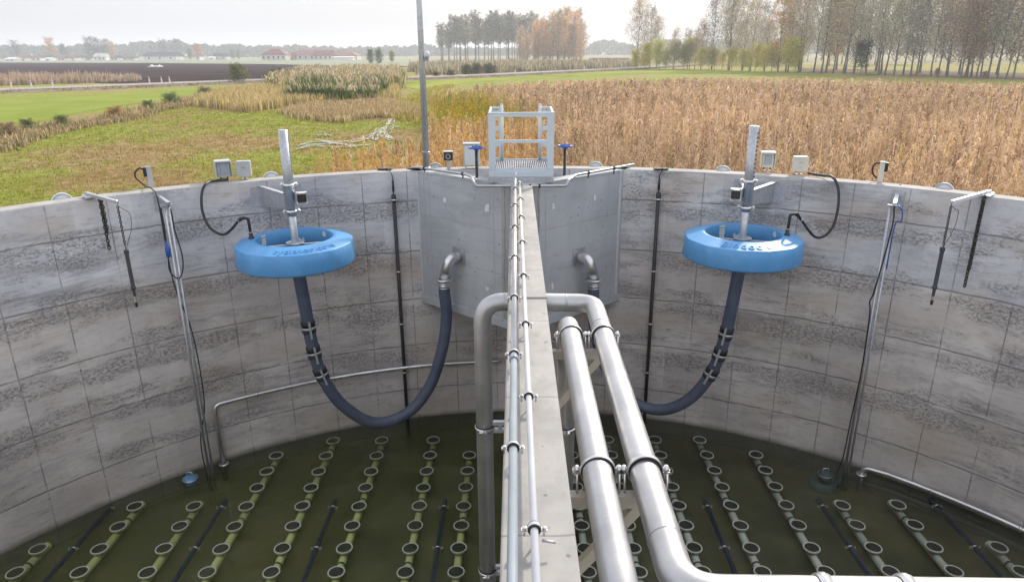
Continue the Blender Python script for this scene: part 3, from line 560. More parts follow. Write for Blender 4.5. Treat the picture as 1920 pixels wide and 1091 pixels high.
def decanter(side, m0, top_r, words, label, z_top, size):
    s = side; t = thing('floating_decanter', label, 'decanter', (m0[0], m0[1], z_top), 'blue floating decanters')
    c = arr(m0[0], m0[1], z_top); ou, _ = frame_at(m0); tl = arr(-ou[1], ou[0], 0)
    fm = float_mesh(); a0 = R_(7)*s; fm.v = [tuple(c+arr(x*math.cos(a0)-y*math.sin(a0), x*math.sin(a0)+y*math.cos(a0), z)) for x, y, z in fm.v]
    fl_ = build('float_ring', fm, 'blue_float', t)
    # embossed words on the sloping face, readable from the walkway
    V, Fc = text_mesh(words, size); mb = MB(); cdir = -c[:2]/np.linalg.norm(c[:2]); base = math.atan2(cdir[1], cdir[0])+(.18 if s < 0 else .10)
    rm = .800; vs = []
    for x, y, z in V:
        a = base+x/rm; r = rm-y+.005; hh = -.004-(r-.66)*.283 if r > .66 else 0; vs.append(c+arr(r*math.cos(a), r*math.sin(a), hh+(.006 if z > 0 else -.01)))
    xt = max(v[0] for v in V)-size*.9; em = [any(V[i][0] > xt for i in f) if ' ' in words else False for f in Fc]
    for nm, want in (('raised_lettering', False), ('raised_emblem', True)):
        mb = MB(); mb.add(vs, [f for f, e_ in zip(Fc, em) if e_ == want])
        ids = sorted({i for f in mb.f for i in f}); mp_ = {i: k for k, i in enumerate(ids)}; mb.v = [mb.v[i] for i in ids]; mb.f = [tuple(mp_[i] for i in f) for f in mb.f]
        if mb.f: build(nm, mb, 'blue_emboss', fl_)
    # mast, hub plate, cross bar
    mb = MB(); mb.tube([c+arr(0, 0, -.36), c+arr(0, 0, -.05), c+arr(0, 0, .60)], .054, 20); build('mast', mb, 'galvanised', t)
    mb = MB(); mb.tube([c+arr(0, 0, .33), c+arr(0, 0, 1.6)], .068, 20)
    mb.bar(c+rot_up(cam_dir(c), .0)*0+side_of(c)*.0668+arr(0, 0, .75), c+side_of(c)*.0668+arr(0, 0, 1.59), .012, .05, tuple(-cdir)+(0,))
    mt = build('mast_sleeve', mb, 'galvanised', t)
    mb = MB()
    for k in range(12): q = c+side_of(c)*.066+arr(*(cdir*.03), 0)+arr(0, 0, .80+k*.064); mb.box(q-arr(.010, .010, .008), q+arr(.010, .010, .008))
    if s > 0: build_split('mast_hole', mb, 'black', mt)
    hub = MB(); z = -.10; cd = arr(*cdir, 0); sdv = side_of(c)
    hub.lathe(c+arr(0, 0, z), [(.055, 0), (.135, 0), (.135, .018), (.055, .018)], 24, (0, 0, 1), False, True)
    hub.bar(c-sdv*.575+arr(0, 0, z-.02), c+sdv*.575+arr(0, 0, z-.02), .06, .012); hub.bar(c-cd*.575+arr(0, 0, z-.034), c+cd*.575+arr(0, 0, z-.034), .06, .012)
    for k in range(4): q = c+rot3(sdv, R_(45+90*k))*.105+arr(0, 0, z+.018); hub.lathe(q, [(.014, 0), (.014, .012), (0, .014)], 6, (0, 0, 1), False)
    hub.prism([c+sdv*s*-.05+arr(0, 0, z+.02), c+sdv*s*-.15+arr(0, 0, z+.02), c+sdv*s*-.13+arr(0, 0, z+.09), c+sdv*s*-.10+arr(0, 0, z+.045), c+sdv*s*-.05+arr(0, 0, z+.09)], cd*.01)
    build('hub_plate', hub, 'galvanised', t)
    # the printed plate inside the ring
    ang = base+math.pi+(.78 if s < 0 else .52)*(1 if s < 0 else 1); n_ = arr(math.cos(ang), math.sin(ang), 0); tt = arr(-n_[1], n_[0], 0); p = c+n_*.566
    pl = MB(); pl.prism([p+tt*-.075+arr(0, 0, -.015), p+tt*.075+arr(0, 0, -.015), p+tt*.082+arr(0, 0, -.07), p+tt*.042+arr(0, 0, -.17), p+tt*.042+arr(0, 0, -.27), p+tt*-.042+arr(0, 0, -.27), p+tt*-.042+arr(0, 0, -.17), p+tt*-.082+arr(0, 0, -.07)], -n_*.006)
    lb = build('level_plate', pl, 'label', t); pm = MB()
    for k, wd in enumerate((.05, .055, .022, .022, .022)): q = p-n_*.0075+arr(0, 0, -.06-k*.038); pm.bar(q-tt*wd, q+tt*wd, .006 if k else .012, .002, tuple(n_))
    build_split('printed_line', pm, 'print_grey', lb)
    p = c+rot3(n_, -1.9 if s < 0 else -1.6)*.57; nn = rot3(n_, -1.9 if s < 0 else -1.6); pl = MB(); pl.lathe(p+arr(0, 0, -.07), [(0, 0), (.045, 0), (.045, .01), (0, .01)], 20, -nn, False); build('round_badge', pl, 'label', t)
    return t, c
def cam_dir(c): return -c/np.linalg.norm(c)
def side_of(c): d = -arr(c[0], c[1], 0); d /= np.linalg.norm(d); return arr(-d[1], d[0], 0)    # to the right as the camera sees it
def rot_up(v, a): return v
def rot3(v, a): return arr(v[0]*math.cos(a)-v[1]*math.sin(a), v[0]*math.sin(a)+v[1]*math.cos(a), v[2])
ML = arr(-3.385, 10.305); MR = arr(3.493, 10.42)
decL, cL = decanter(-1, ML, 0, 'cyclator.com', 'blue floating ring lettered cyclator.com round a galvanised mast', -.735, .165)
decR, cR = decanter(1, MR, 0, 'Biodoc 8', 'blue floating ring lettered Biodoc with a drilled mast through it', -.725, .195)
# ---- wall brackets that guide the masts
def guide(side, m0, label):
    ou, _ = frame_at(m0); sv = side_of(arr(*m0, 0)); wallp = arr(*m0, 0)+ou*.975; t = thing('mast_guide', label, 'bracket', wallp, 'wall brackets holding the decanter masts'); T = arr(-ou[1], ou[0], 0)*-1   # T: to the right seen from the camera
    c = arr(*m0, 0); s = side
    mb = MB(); mb.bar(wallp+T*-.34*s*-1*-1+arr(0, 0, -.10), wallp+T*-.34*s+arr(0, 0, -.42), .30, .012, tuple(ou)); mb.bar(wallp+T*.22*s+arr(0, 0, -.08), wallp+T*.22*s+arr(0, 0, -.42), .24, .012, tuple(ou)); build_split('wall_plate', mb, 'galvanised', t)
    for q, zz in ((-.30, -.12), (.20, -.12)):
        a = wallp+T*q*s; b = c+ou*.09+T*(.05 if q > 0 else -.05)*s
        g = MB(); nrm = np.cross(b-a, (0, 0, 1)); nrm /= np.linalg.norm(nrm); g.prism([a+arr(0, 0, -.08), a+arr(0, 0, -.42), b+arr(0, 0, -.30), b+arr(0, 0, -.08)], nrm*.010); g.bar(a+arr(0, 0, -.08), b+arr(0, 0, -.08), .07, .01); build('gusset', g, 'galvanised', t)
    for zz in (.06, -.34):
        g = MB(); g.lathe(c+arr(0, 0, zz), [(.070, -.025), (.084, -.025), (.084, .025), (.070, .025)], 24, (0, 0, 1), True, True)
        for q in (-1, 1):
            e = c+sv*q*.10+arr(0, 0, zz); g.bar(e-arr(0, 0, .03), e+arr(0, 0, .03), .03, .05, tuple(sv)); g.tube([e-sv*.03, e+sv*.03], .018, 8); g.lathe(e+arr(0, 0, .01), [(.028, -.012), (.028, .012)], 14, tuple(sv), True)
        build('guide_clamp', g, 'steel', t)
    g = MB(); g.bar(c+arr(0, 0, .05)+sv*.05*0+ou*.075, c+arr(0, 0, -.33)+ou*.075, .16, .012, tuple(ou)); build('back_plate', g, 'galvanised', t)
    # square roller box beside the mast
    q = c+sv*.165*s+arr(0, 0, -.13); cd = -arr(c[0], c[1], 0)/np.linalg.norm(c[:2])
    rb = MB(); rb.bar(q+cd*.02, q+cd*.12, .13, .12); bx = build('roller_block', rb, 'black', t)
    rf = MB()
    for i, j in ((-1, 0), (1, 0)): rf.bar(q+sv*i*.072+cd*.0+arr(0, 0, -.075), q+sv*i*.072+arr(0, 0, .075), .012, .12, tuple(cd))
    rf.bar(q-sv*.078+arr(0, 0, .07)+cd*.06, q+sv*.078+arr(0, 0, .07)+cd*.06, .13, .02); rf.bar(q-sv*.078+arr(0, 0, -.07)+cd*.06, q+sv*.078+arr(0, 0, -.07)+cd*.06, .13, .008)
    for i in (-1, 1):
        for j in (-1, 1): rf.lathe(q+sv*i*.062+arr(0, 0, j*.082)+cd*.11, [(.014, 0), (.014, .02), (0, .022)], 6, tuple(cd), False)
    rf.tube([q+arr(0, 0, -.07)+cd*.06-sv*.02, q+arr(0, 0, -.15)+cd*.06-sv*.02], .014, 8); build('roller_frame', rf, 'steel', t)
guide(1, ML, 'galvanised wall bracket gripping the mast of the left blue float')
guide(-1, MR, 'galvanised wall bracket gripping the drilled mast of the right blue float')
# ---- decanter elbows and drain hoses
def elbow(px, py, a, b, nrm, label):
    p = PV(px, py, a, b); n3 = arr(-nrm[0], -nrm[1], 0); t = thing('outlet_elbow', label, 'pipe elbow', p, 'pipe elbows on the chamber')
    tt = arr(-n3[1], n3[0], 0); pl = MB(); pl.bar(p-arr(0, 0, .145)+n3*.004, p+arr(0, 0, .145)+n3*.004, .28, .012, tuple(n3)); build('wall_flange', pl, 'galvanised', t)
    # the outlet swings sideways along the wall
    return p, n3, t
def finish_elbow(p, n3, t, end):
    pts = bend([p, p+n3*.24, arr(*(p+n3*.24)[:2], end[2])+(arr(end[0], end[1], 0)-arr(*(p+n3*.24)[:2], 0))], .17, 8); pts = [p+n3*.0]+[q for q in pts[1:]]
    mb = MB(); mb.tube(pts, .092, 24); build('elbow', mb, 'steel', t); e = pts[-1]
    f = MB(); f.torus(e+arr(0, 0, .02), .125, .020, 32, 8); f.lathe(e+arr(0, 0, .02), [(.09, -.018), (.135, -.018), (.135, .018), (.09, .018)], 32, (0, 0, 1), False, True)
    for k in range(8): f.lathe(e+arr(.122*math.cos(k*.785), .122*math.sin(k*.785), .03), [(.014, 0), (.014, .022), (0, .024)], 6, (0, 0, 1), False)
    for k in range(3): f.torus(e-arr(0, 0, .045+.038*k), .098, .011, 28, 6)
    f.tube([e, e-arr(0, 0, .16)], .094, 24); build('hose_coupling', f, 'steel', t); return e
HZ = -1.12
def hose(mast, e, pts, clampat, label, side):
    a = arr(*mast, -1.13); n0 = (a[:2], e[:2]); P = [a+arr(0, 0, .05), a-arr(0, 0, .12)]+[PV(x, y, *n0) for x, y in pts]+[e-arr(0, 0, .20), e-arr(0, 0, .10)]
    t = thing('drain_hose', label, 'hose', a, 'hoses hanging from the blue floats'); S_ = spline(P, 8); mb = MB(); mb.tube(S_, .098, 24); build('hose_body', mb, 'hose', t)
    cp = MB(); cp.tube([a+arr(0, 0, .02), a-arr(0, 0, .13)], .104, 24); build('hose_end', cp, 'rubber', t)
    cp = MB(); cp.lathe(a-arr(0, 0, .10), [(.104, -.02), (.112, -.02), (.112, .02), (.104, .02)], 28, (0, 0, 1), True, True); cp.lathe(a+arr(0, 0, -.02), [(.104, -.02), (.112, -.02), (.112, .02), (.104, .02)], 28, (0, 0, 1), True, True); build_split('hose_clip', cp, 'steel', t)
    for (x, y) in clampat:
        q = PV(x, y, *n0); i = min(range(len(S_)), key=lambda k: np.linalg.norm(S_[k]-q)); c = S_[i]; d = S_[i+1]-S_[i-1]; d /= np.linalg.norm(d)
        r = MB(); r.lathe(c, [(.099, -.10), (.112, -.10), (.112, -.035), (.106, -.035), (.106, .05), (.112, .05), (.112, .09), (.099, .09)], 28, tuple(d), True, True); rb = build('rubber_band', r, 'rubber', t)
        cd = -c/np.linalg.norm(c); cd = cd-d*(cd@d); cd /= np.linalg.norm(cd); sd_ = np.cross(d, cd)
        b = MB(); b.lathe(c, [(.113, -.012), (.122, -.012), (.122, .028), (.113, .028)], 28, tuple(d), True, True)
        for q_ in (-1, 1): b.bar(c+sd_*q_*.13-d*.0, c+sd_*q_*.165, .045, .03, tuple(d))
        b.bar(c+cd*.135-sd_*.02*side-d*.13, c+cd*.135-sd_*.02*side+d*.17, .035, .012, tuple(cd)); build('weight_clamp', b, 'galvanised', rb)
pL, nL3, tEL = elbow(861, 480, AL, AP0, nl, 'steel elbow with bolted flange on the left face of the chamber'); qL = PV(838, 534, (pL+nL3*.24)[:2], (pL+nL3*.24)[:2]+side_of(pL)[:2]); eL = finish_elbow(pL, nL3, tEL, arr((pL+nL3*.24)[0]-.10, (pL+nL3*.24)[1], -1.72))
pR, nR3, tER = elbow(1085, 481, AP1, AR, nr, 'steel elbow with bolted flange on the right face of the chamber'); eR = finish_elbow(pR, nR3, tER, arr((pR+nR3*.24)[0]+.09, (pR+nR3*.24)[1], -1.72))
hose(ML, eL, [(572, 575), (583, 635), (602, 700), (640, 757), (700, 792), (762, 775), (805, 725), (829, 655), (837, 595)], [(579, 612), (592, 660), (603, 697)], 'long blue-grey hose hanging in a U from the left float to the chamber', 1)
hose(MR, eR, [(1372, 575), (1357, 640), (1333, 700), (1292, 748), (1242, 768), (1190, 755), (1150, 715), (1125, 660), (1113, 600)], [(1360, 624), (1348, 664), (1333, 700)], 'long blue-grey hose hanging in a U from the right float behind the pipes', -1)
# ---- air cables to the floats
def cable(name, P, r, m, label, cat, group=None, k=6, kids=None):
    S_ = spline(P, k); mb = MB(); mb.tube(S_, r, 10); 
    if kids is None: o = build(name, mb, m); return tag(o, label, cat, group)
    t = thing(name, label, cat, P[0], group); build('cable_body', mb, m, t)
    for nm, mb2, m2 in kids: (build_split if nm == 'hose_band' else build)(nm, mb2, m2, t)
    return t
def offs_path(px, r): return [CYL(x, y, RAD+q) for (x, y), q in zip(px, r)]
zt = -.735; eA = PL(471.5, 447, zt); eB = eA+arr(-.02, .02, .30)
P = [arr(*PL(428, 336.5, .03)[:2], .03), arr(*PL(405, 339, .03)[:2], .03)]+offs_path([(386, 345), (378, 366), (380, 398), (393, 426), (416, 440), (433, 431)], [-.05, -.12, -.17, -.25, -.35, -.45])+[eB+arr(-.13, .02, -.01), eB+arr(-.06, .0, .0)]
j = MB(); j.tube(bend([eB+arr(-.17, .02, -.05), eB+arr(-.07, 0, .015), eB, eA], .02, 4), .022, 12); j.lathe(eA, [(.045, 0), (.045, .015), (.03, .03), (.03, .09), (0, .09)], 16); k_ = MB(); k_.torus(eA+arr(0, 0, .095), .024, .006, 16, 6); k_.torus(eB+arr(-.15, .02, -.045), .024, .006, 16, 6, (1, 0, .5))
cable('air_hose', P, .020, 'black', 'black air hose looping from the left grey boxes down to the blue ring', 'hose', 'black air hoses to the blue rings', 6, [('bent_pipe', j, 'black'), ('hose_band', k_, 'steel')])
zt = -.725; eA = PL(1475.5, 441, zt); eB = eA+arr(.02, .02, .31)
P = [arr(*PL(1516, 325, .05)[:2], .05), arr(*PL(1541, 329, .04)[:2], .04)]+offs_path([(1560, 332), (1571, 350), (1572, 384), (1563, 422), (1545, 443), (1525, 442)], [-.03, -.10, -.17, -.25, -.35, -.42])+[eB+arr(.16, .02, -.06), eB+arr(.08, .01, .0)]
j = MB(); j.tube(bend([eB+arr(.19, .02, -.10), eB+arr(.10, 0, .015), eB, eA], .02, 4), .022, 12); j.lathe(eA, [(.045, 0), (.045, .015), (.03, .03), (.03, .09), (0, .09)], 16); k_ = MB(); k_.torus(eA+arr(0, 0, .095), .024, .006, 16, 6); k_.torus(eB+arr(.18, .02, -.09), .024, .006, 16, 6, (1, 0, -.5))
cable('air_hose', P, .020, 'black', 'black air hose looping from the cream box down to the right blue ring', 'hose', 'black air hoses to the blue rings', 6, [('bent_pipe', j, 'black'), ('hose_band', k_, 'steel')])
# ---- boxes on the rim
def rim_box(name, label, cat, px, top, wd, dp, m, kind, group, yaw=0., z0=.06):
    q = PL(*px, 0); q = arr(*(q[:2]-inward(q)[:2]*0), 0); i = inward(q); d = arr(-q[0], -q[1], 0); d /= np.linalg.norm(d); d = rot3(d, yaw); s_ = arr(-d[1], d[0], 0)   # d faces the camera
    t = thing(name, label, cat, q, group); c = q
    def B(lo, hi): 
        mb = MB(); mb.box(lo, hi, 0, None, .008); mb.v = [tuple(c+s_*x-d*y+arr(0, 0, z)) for x, y, z in mb.v]; return mb
    h = wd/2; build('body', B((-h, 0, z0), (h, dp, top)), m, t)
    if kind == 'display':
        build('hood', B((-h-.022, -.05, top-.004), (h+.022, dp+.01, top+.018)), m, t)
        mb = B((-h-.022, -.05, z0), (-h-.006, dp, top-.006)); m2 = B((h+.006, -.05, z0), (h+.022, dp, top-.006)); mb.add(m2.v, m2.f); build_split('side_hood', mb, m, t)
        build('window', B((-h*.55, -.012, z0+.05), (h*.55, -.001, top-.04)), 'glass_dim', t)
        g = MB(); 
        for x in (-.05, 0, .05): g.tube([c+s_*x-d*.06+arr(0, 0, z0+.005), c+s_*x-d*.06+arr(0, 0, z0-.035)], .014, 10)
        build_split('cable_gland', g, 'black', t)
    else:
        build('lid', B((-h-.006, -.020, z0-.004), (h+.006, -.001, top+.006)), m, t)
        g = MB(); g.bar(c+d*.0215+arr(0, 0, z0+(top-z0)*.62)-s_*.03, c+d*.0215+arr(0, 0, z0+(top-z0)*.62)+s_*.03, .002, .022, tuple(s_)); build('name_plate', g, 'print_grey', t)
        g = MB(); g.lathe(c+d*.02+arr(0, 0, z0+(top-z0)*.3), [(.012, 0), (.012, .004), (0, .005)], 10, tuple(d), False); build('latch', g, 'steel', t)
    g = MB(); g.tube([c-d*.05+arr(0, 0, 0.001), c-d*.05+arr(0, 0, z0+.01)], .018, 10); g.bar(c-d*.05-s_*.05+arr(0, 0, .006), c-d*.05+s_*.05+arr(0, 0, .006), .06, .01); build('stand', g, 'steel', t)
    return t
rim_box('control_box', 'grey control box with a pale window, left of the pair on the rim', 'control box', (422, 339), .30, .20, .16, 'box_grey', 'display', 'display boxes on the rim', .1)
rim_box('junction_box', 'grey junction box with closed lid, right of the pair on the rim', 'junction box', (459, 337), .29, .21, .14, 'box_grey', 'lid', 'junction boxes on the rim', -.15)
rim_box('control_box', 'cream control box with a pale window just right of the drilled mast', 'control box', (1438, 321), .30, .19, .16, 'box_cream', 'display', 'display boxes on the rim', .1)
rim_box('junction_box', 'cream junction box with closed lid where the black hose starts', 'junction box', (1499, 328), .29, .22, .14, 'box_cream', 'lid', 'junction boxes on the rim', .2)
def switch_post(px, top, m, label, s, base=None):
    q = PL(*px, 0); d = arr(-q[0], -q[1], 0); d /= np.linalg.norm(d); s_ = arr(-d[1], d[0], 0); t = thing('socket_post', label, 'socket', q, 'small posts with black sockets on the rim')
    g = MB(); g.bar(q+arr(0, 0, 0.001), q+arr(0, 0, top), .075, .05, tuple(d)); build('post', g, m, t)
    g = MB(); g.bar(q-s_*.055*s+arr(0, 0, top-.15), q-s_*.055*s+arr(0, 0, top-.015), .045, .07, tuple(d)); build('socket', g, 'black', t)
    a = q-s_*.07*s+arr(0, 0, top-.04); 
    P = [a+(s_*.14*s if s < 0 else s_*0)*0, a-s_*.05*s+arr(0, 0, .02), a-s_*.11*s+arr(0, 0, -.03), a-s_*.12*s+arr(0, 0, -.11), a-s_*.06*s+arr(0, 0, -.19), a-s_*.01*s+arr(0, 0, -.245)]
    if s < 0: P = [q-s_*.03*1+arr(0, 0, top-.02), q-s_*.10+arr(0, 0, top-.04), q-s_*.13+arr(0, 0, top-.11), q-s_*.11+arr(0, 0, top-.2), q-s_*.055+arr(0, 0, top-.255)]
    g = MB(); g.tube(spline(P, 6), .013, 8); build('cord', g, 'black', t); return q
qsl = switch_post((284, 351), .315, 'box_grey', 'grey post with a black socket and looped cord on the left rim', 1)
qsr = switch_post((1650, 341), .31, 'box_cream', 'cream post with a black socket and looped cord on the right rim', -1)
# centre: cabinet, siren post, handwheels, lamp pole
cq = arr(-.765, 12.10, 0); t = thing('electrical_cabinet', 'large grey cabinet standing behind the left blue handwheel', 'cabinet', cq+arr(0, 0, 0))
g = MB(); g.box(cq+arr(-.135, .0, .05), cq+arr(.135, .16, .42), bev=.01); build('body', g, 'box_grey', t)
g = MB(); g.box(cq+arr(-.145, -.03, .42), cq+arr(.145, .19, .438)); build('rain_hood', g, 'box_grey', t)
g = MB(); g.box(cq+arr(-.118, -.014, .065), cq+arr(.118, -.001, .405), bev=.004); dr = build('door', g, 'cap', t)
g = MB(); g.box(cq+arr(.085, -.024, .2), cq+arr(.098, -.0145, .26)); build('handle', g, 'black', dr)
g = MB(); g.box(cq+arr(-.12, .03, -.0), cq+arr(-.09, .12, .05)); g.box(cq+arr(.09, .03, -.0), cq+arr(.12, .12, .05)); build_split('foot', g, 'steel', t)
sq = arr(-1.155, 12.02, 0); t = thing('lamp_control_post', 'short post with a square black head beside the tall pole', 'switch post', sq)
g = MB(); g.bar(sq+arr(0, 0, .001), sq+arr(0, 0, .2), .06, .06, (0, 1, 0)); build('post', g, 'box_grey', t)
g = MB(); g.box(sq+arr(-.075, -.05, .17), sq+arr(.075, .05, .31), bev=.006); hd = build('head', g, 'black', t)
g = MB(); g.lathe(sq+arr(0, -.051, .235), [(.03, 0), (.042, 0), (.042, .006), (.03, .006)], 20, (0, -1, 0), False, True); build('dial', g, 'box_grey', hd)
g = MB(); g.box(sq+arr(-.08, -.056, .3105), sq+arr(.08, .056, .322)); build('cover', g, 'cap', t)
def valve(q, label):
    t = thing('valve_handwheel', label, 'handwheel', q, 'blue valve handwheels'); g = MB(); g.tube([q+arr(0, 0, -2.2), q+arr(0, 0, .43)], .024, 14); build('stem', g, 'black', t)
    g = MB(); g.torus(q+arr(0, 0, .475), .118, .013, 36, 8); g.lathe(q+arr(0, 0, .43), [(.035, 0), (.04, .02), (.035, .05), (.018, .06), (.014, .085), (0, .085)], 18)
    for k in range(5): a = k*2*math.pi/5+.3; g.tube([q+arr(.03*math.cos(a), .03*math.sin(a), .455), q+arr(.118*math.cos(a), .118*math.sin(a), .475)], .010, 8)
    build('wheel', g, 'blue', t)
valve(arr(-.63, 11.24, 0), 'blue handwheel on a black stem left of the white platform'); valve(arr(.797, 11.40, 0), 'blue handwheel on a black stem right of the white platform')
pq = arr(-1.545, 12.10, 0); t = thing('lamp_pole', 'tall slim galvanised pole rising out of sight beside the chamber', 'pole', pq)
g = MB(); g.tube([pq+arr(0, 0, 0.001), pq+arr(0, 0, 2.2), pq+arr(.0, 0, 5.2)], [.058, .048, .036], 20); g.lathe(pq+arr(0, 0, .001), [(.11, 0), (.11, .014), (.062, .014), (.058, .05)], 20); build('shaft', g, 'galvanised', t)
g = MB(); g.torus(pq+arr(0, 0, .30), .060, .006, 20, 6); build('band', g, 'steel', t)
cq = pq+arr(.085, -.02, 1.88); g = MB(); g.bar(pq+arr(.03, 0, 1.80), cq+arr(0, 0, -.08), .03, .03); g.lathe(cq+arr(0, 0, -.10), [(.0, 0), (.02, .0), (.045, .05), (.055, .09), (.052, .13), (.03, .155), (0, .16)], 20); cm = build('camera_housing', g, 'cap', t)
g = MB(); g.lathe(cq+arr(0, -.03, -.04), [(0, -.03), (.022, -.02), (.03, 0), (.022, .02), (0, .03)], 14, (0, 1, 0)); build('lens_dome', g, 'grey_pvc', cm)
# ---- access platform
t = thing('access_platform', 'pale painted steel platform with open cage rails over the chamber', 'platform', (.09, 10.75, 0))
xl, xr, yf, yb, zr = -.415, .585, 10.78, 11.62, 1.045
g = MB()
for x, s in ((xl, 1), (xr, -1)):
    g.box((min(x, x+s*.105), yf, .075), (max(x, x+s*.105), yf+.012, zr)); g.box((min(x, x+s*.012), yf+.012, .075), (max(x, x+s*.012), yf+.10, zr))
build_split('front_post', g, 'pale_paint', t)
for x, s in ((xl+.02, 1), (xr-.10, -1)):
    g = MB(); x0, x1 = (x, x+.17) if s > 0 else (x+.08-.17, x+.08)
    for a, b in (((x0, yb, .2), (x0+.035, yb+.02, zr+.03)), ((x1-.05, yb, .2), (x1-.015, yb+.02, zr+.03))): g.box(a, b)
    for z in (.2, .44, .70, .96): g.box((x0+.035, yb+.002, z), (x1-.05, yb+.018, z+.06))
    build('rear_frame', g, 'pale_paint', t)
    g = MB(); xx = x1 if s > 0 else x0; g.tube([(xx, yb, .12), (xx, yb, zr+.06)], .024, 14); g.lathe((xx, yb, zr+.06), [(.024, 0), (.02, .015), (0, .024)], 14); build('stringer', g, 'cap', t)
g = MB(); g.box((xl+.106, yf-.004, zr-.055), (xr-.106, yf+.03, zr)); g.box((xl-.004, yf-.008, zr), (xr+.004, yf+.05, zr+.008))
for x in (xl+.004, xr-.034): g.bar((x+.015, yf+.05, zr-.02), (x+.015, yb, zr+.01), .03, .05)
g.box((xl, yb-.01, zr+.001), (xl+.16, yb+.03, zr+.032)); g.box((xr-.16, yb-.01, zr+.001), (xr, yb+.03, zr+.032))
build('top_rail', g, 'pale_paint', t)
g = MB(); g.box((xl+.106, yf-.004, .60), (xr-.106, yf+.03, .645))
for x in (xl+.03, xr-.03): g.bar((x, yf+.02, .615), (x, yb, .66), .03, .045)
build('middle_rail', g, 'pale_paint', t)
g = MB(); g.box((xl+.10, yf-.006, .085), (xr-.10, yf+.006, .208)); g.box((xl+.10, yf-.012, .145), (xr-.10, yf-.0061, .152))
for x in (xl+.03, xr-.04): g.box((x, yf+.013, .09), (x+.01, yb, .30))
g.box((xl+.19, yb+.001, .20), (xr-.19, yb+.03, .235)); build('kick_plate', g, 'pale_paint', t)
g = MB(); g.box((xl, yf-.03, .0), (xr, yf+.04, .074)); g.box((xl, yb-.04, .0), (xr, yb+.03, .074)); g.box((xl, yf+.04, .0), (xl+.05, yb-.04, .074)); g.box((xr-.05, yf+.04, .0), (xr, yb-.04, .074)); build('base_channel', g, 'galvanised', t)
g = MB()
for k in range(31): x = xl+.062+k*(xr-xl-.124)/30; g.box((x-.0055, yf+.03, .185), (x+.0055, yb-.005, .215))
for k in range(5): y = yf+.05+k*(yb-yf-.09)/4; g.box((xl+.05, y, .187), (xr-.05, y+.006, .212))
build('grating', g, 'galvanised', t)
g = MB()
for x in (xl+.02, xl+.085, xr-.02, xr-.085):
    for z in (.1, .2): g.lathe((x, yf-.001, z), [(.011, 0), (.011, .008), (0, .01)], 6, (0, -1, 0), False)
build_split('bolt', g, 'steel', t)
# ---- cross pipe over the chamber front
yz = 10.53
P = [arr(-1.80, 12.10, .03), arr(-1.66, 11.94, .06), arr(-.80, 11.12, .07), arr(-.70, 10.92, .07), arr(-.655, yz+.02, .07), arr(-.60, yz, -.012), arr(.775, yz-.01, -.012), arr(.80, yz+.02, .07), arr(.95, 10.98, .075), arr(1.99, 11.80, .11)]
t = thing('cross_pipe', 'thin steel pipe cranked along the chamber top below the platform', 'pipe', P[0]); g = MB(); g.tube(bend(P, .05, 5), .0215, 14); build('pipe_run', g, 'pickled', t)
for q, ax in ((arr(-.85, 11.168, .0695), (1, -.95, 0)), (arr(-1.55, 11.835, .062), (1, -.95, 0)), (arr(1.16, 11.146, .082), (1, .79, 0)), (arr(1.62, 11.508, .098), (1, .79, 0)), (arr(.22, yz-.006, -.012), (1, 0, 0)), (arr(.36, yz-.006, -.012), (1, 0, 0))):
    g = MB(); clamp_ring(g, q, .0215, ax, False, None, .03); g.bar(q-arr(0, 0, .02), arr(q[0], q[1], min(q[2]-.03, .0)), .02, .012); build('pipe_clip', g, 'rubber', t)
# ---- two service pipes on the dividing wall
def service(x0, x1, r, y0, y1, rows, m, label, sleeve=None):
    z = .075; t = thing('service_pipe', label, 'pipe', (x0, y0, z)); P = [arr(x0, y0, z), arr(x1, y1, z)]; g = MB()
    xx = lambda y: x0+(x1-x0)*(y-y0)/(y1-y0)
    if sleeve:
        ys = sleeve; g.tube([P[0], arr(xx(ys), ys, z)], r, 18); build('steel_length', g, 'pickled', t); g = MB(); g.tube([arr(xx(ys), ys, z), P[1]], r*1.02, 18); build('plastic_length', g, 'grey_pvc', t); g = MB(); g.lathe((xx(ys), ys, z), [(r+.001, -.03), (r+.007, -.03), (r+.007, .03), (r+.001, .03)], 20, (0, 1, 0), True, True); g.lathe((xx(ys), ys-.022, z), [(r+.007, -.006), (r+.009, -.006), (r+.009, .006), (r+.007, .006)], 20, (0, 1, 0), True, True); build('coupling', g, 'grey_pvc', t)
        g = MB(); g.tube(bend([arr(xx(y0), y0-.001, z), arr(xx(y0), y0+.1, z), arr(xx(y0), y0+.12, z+.10)], .04), r, 16); build('riser', g, 'pickled', t)
    else: g.tube(P, r, 18); build('pipe_run', g, m, t); 
    for row in rows:
        y = PL(965, row, z)[1]; c = arr(xx(y), y, z); g = MB(); g.lathe(c, [(r+.001, -.016), (r+.010, -.016), (r+.010, .016), (r+.001, .016)], 24, (0, 1, 0), True, True); cl = build('pipe_clip', g, 'rubber', t)
        g = MB(); g.lathe(c, [(r+.0105, -.010), (r+.0125, -.010), (r+.0125, .010), (r+.0105, .010)], 24, (0, 1, 0), True, True)
        for s in (-1, 1):
            q = c+arr(s*(r+.024), 0, -.006); g.box(q-arr(.013, .011, .003), q+arr(.013, .011, .003)); g.tube([q-arr(0, 0, .03), q+arr(0, 0, .016)], .005, 6); g.lathe(q+arr(0, 0, .004), [(.010, 0), (.010, .008), (.004, .011), (0, .016)], 6, (0, 0, 1), False)
        g.tube([c-arr(0, 0, r+.006), arr(c[0], c[1], -.012)], .006, 6); build('clip_bolt', g, 'steel', cl)
    return t
service(-.010, -.022, .0205, 10.50, -1.0, [354, 385, 426, 483, 558, 663, 838], None, 'left pipe on the dividing wall, steel far off and grey plastic near', PL(965, 672, .075)[1])
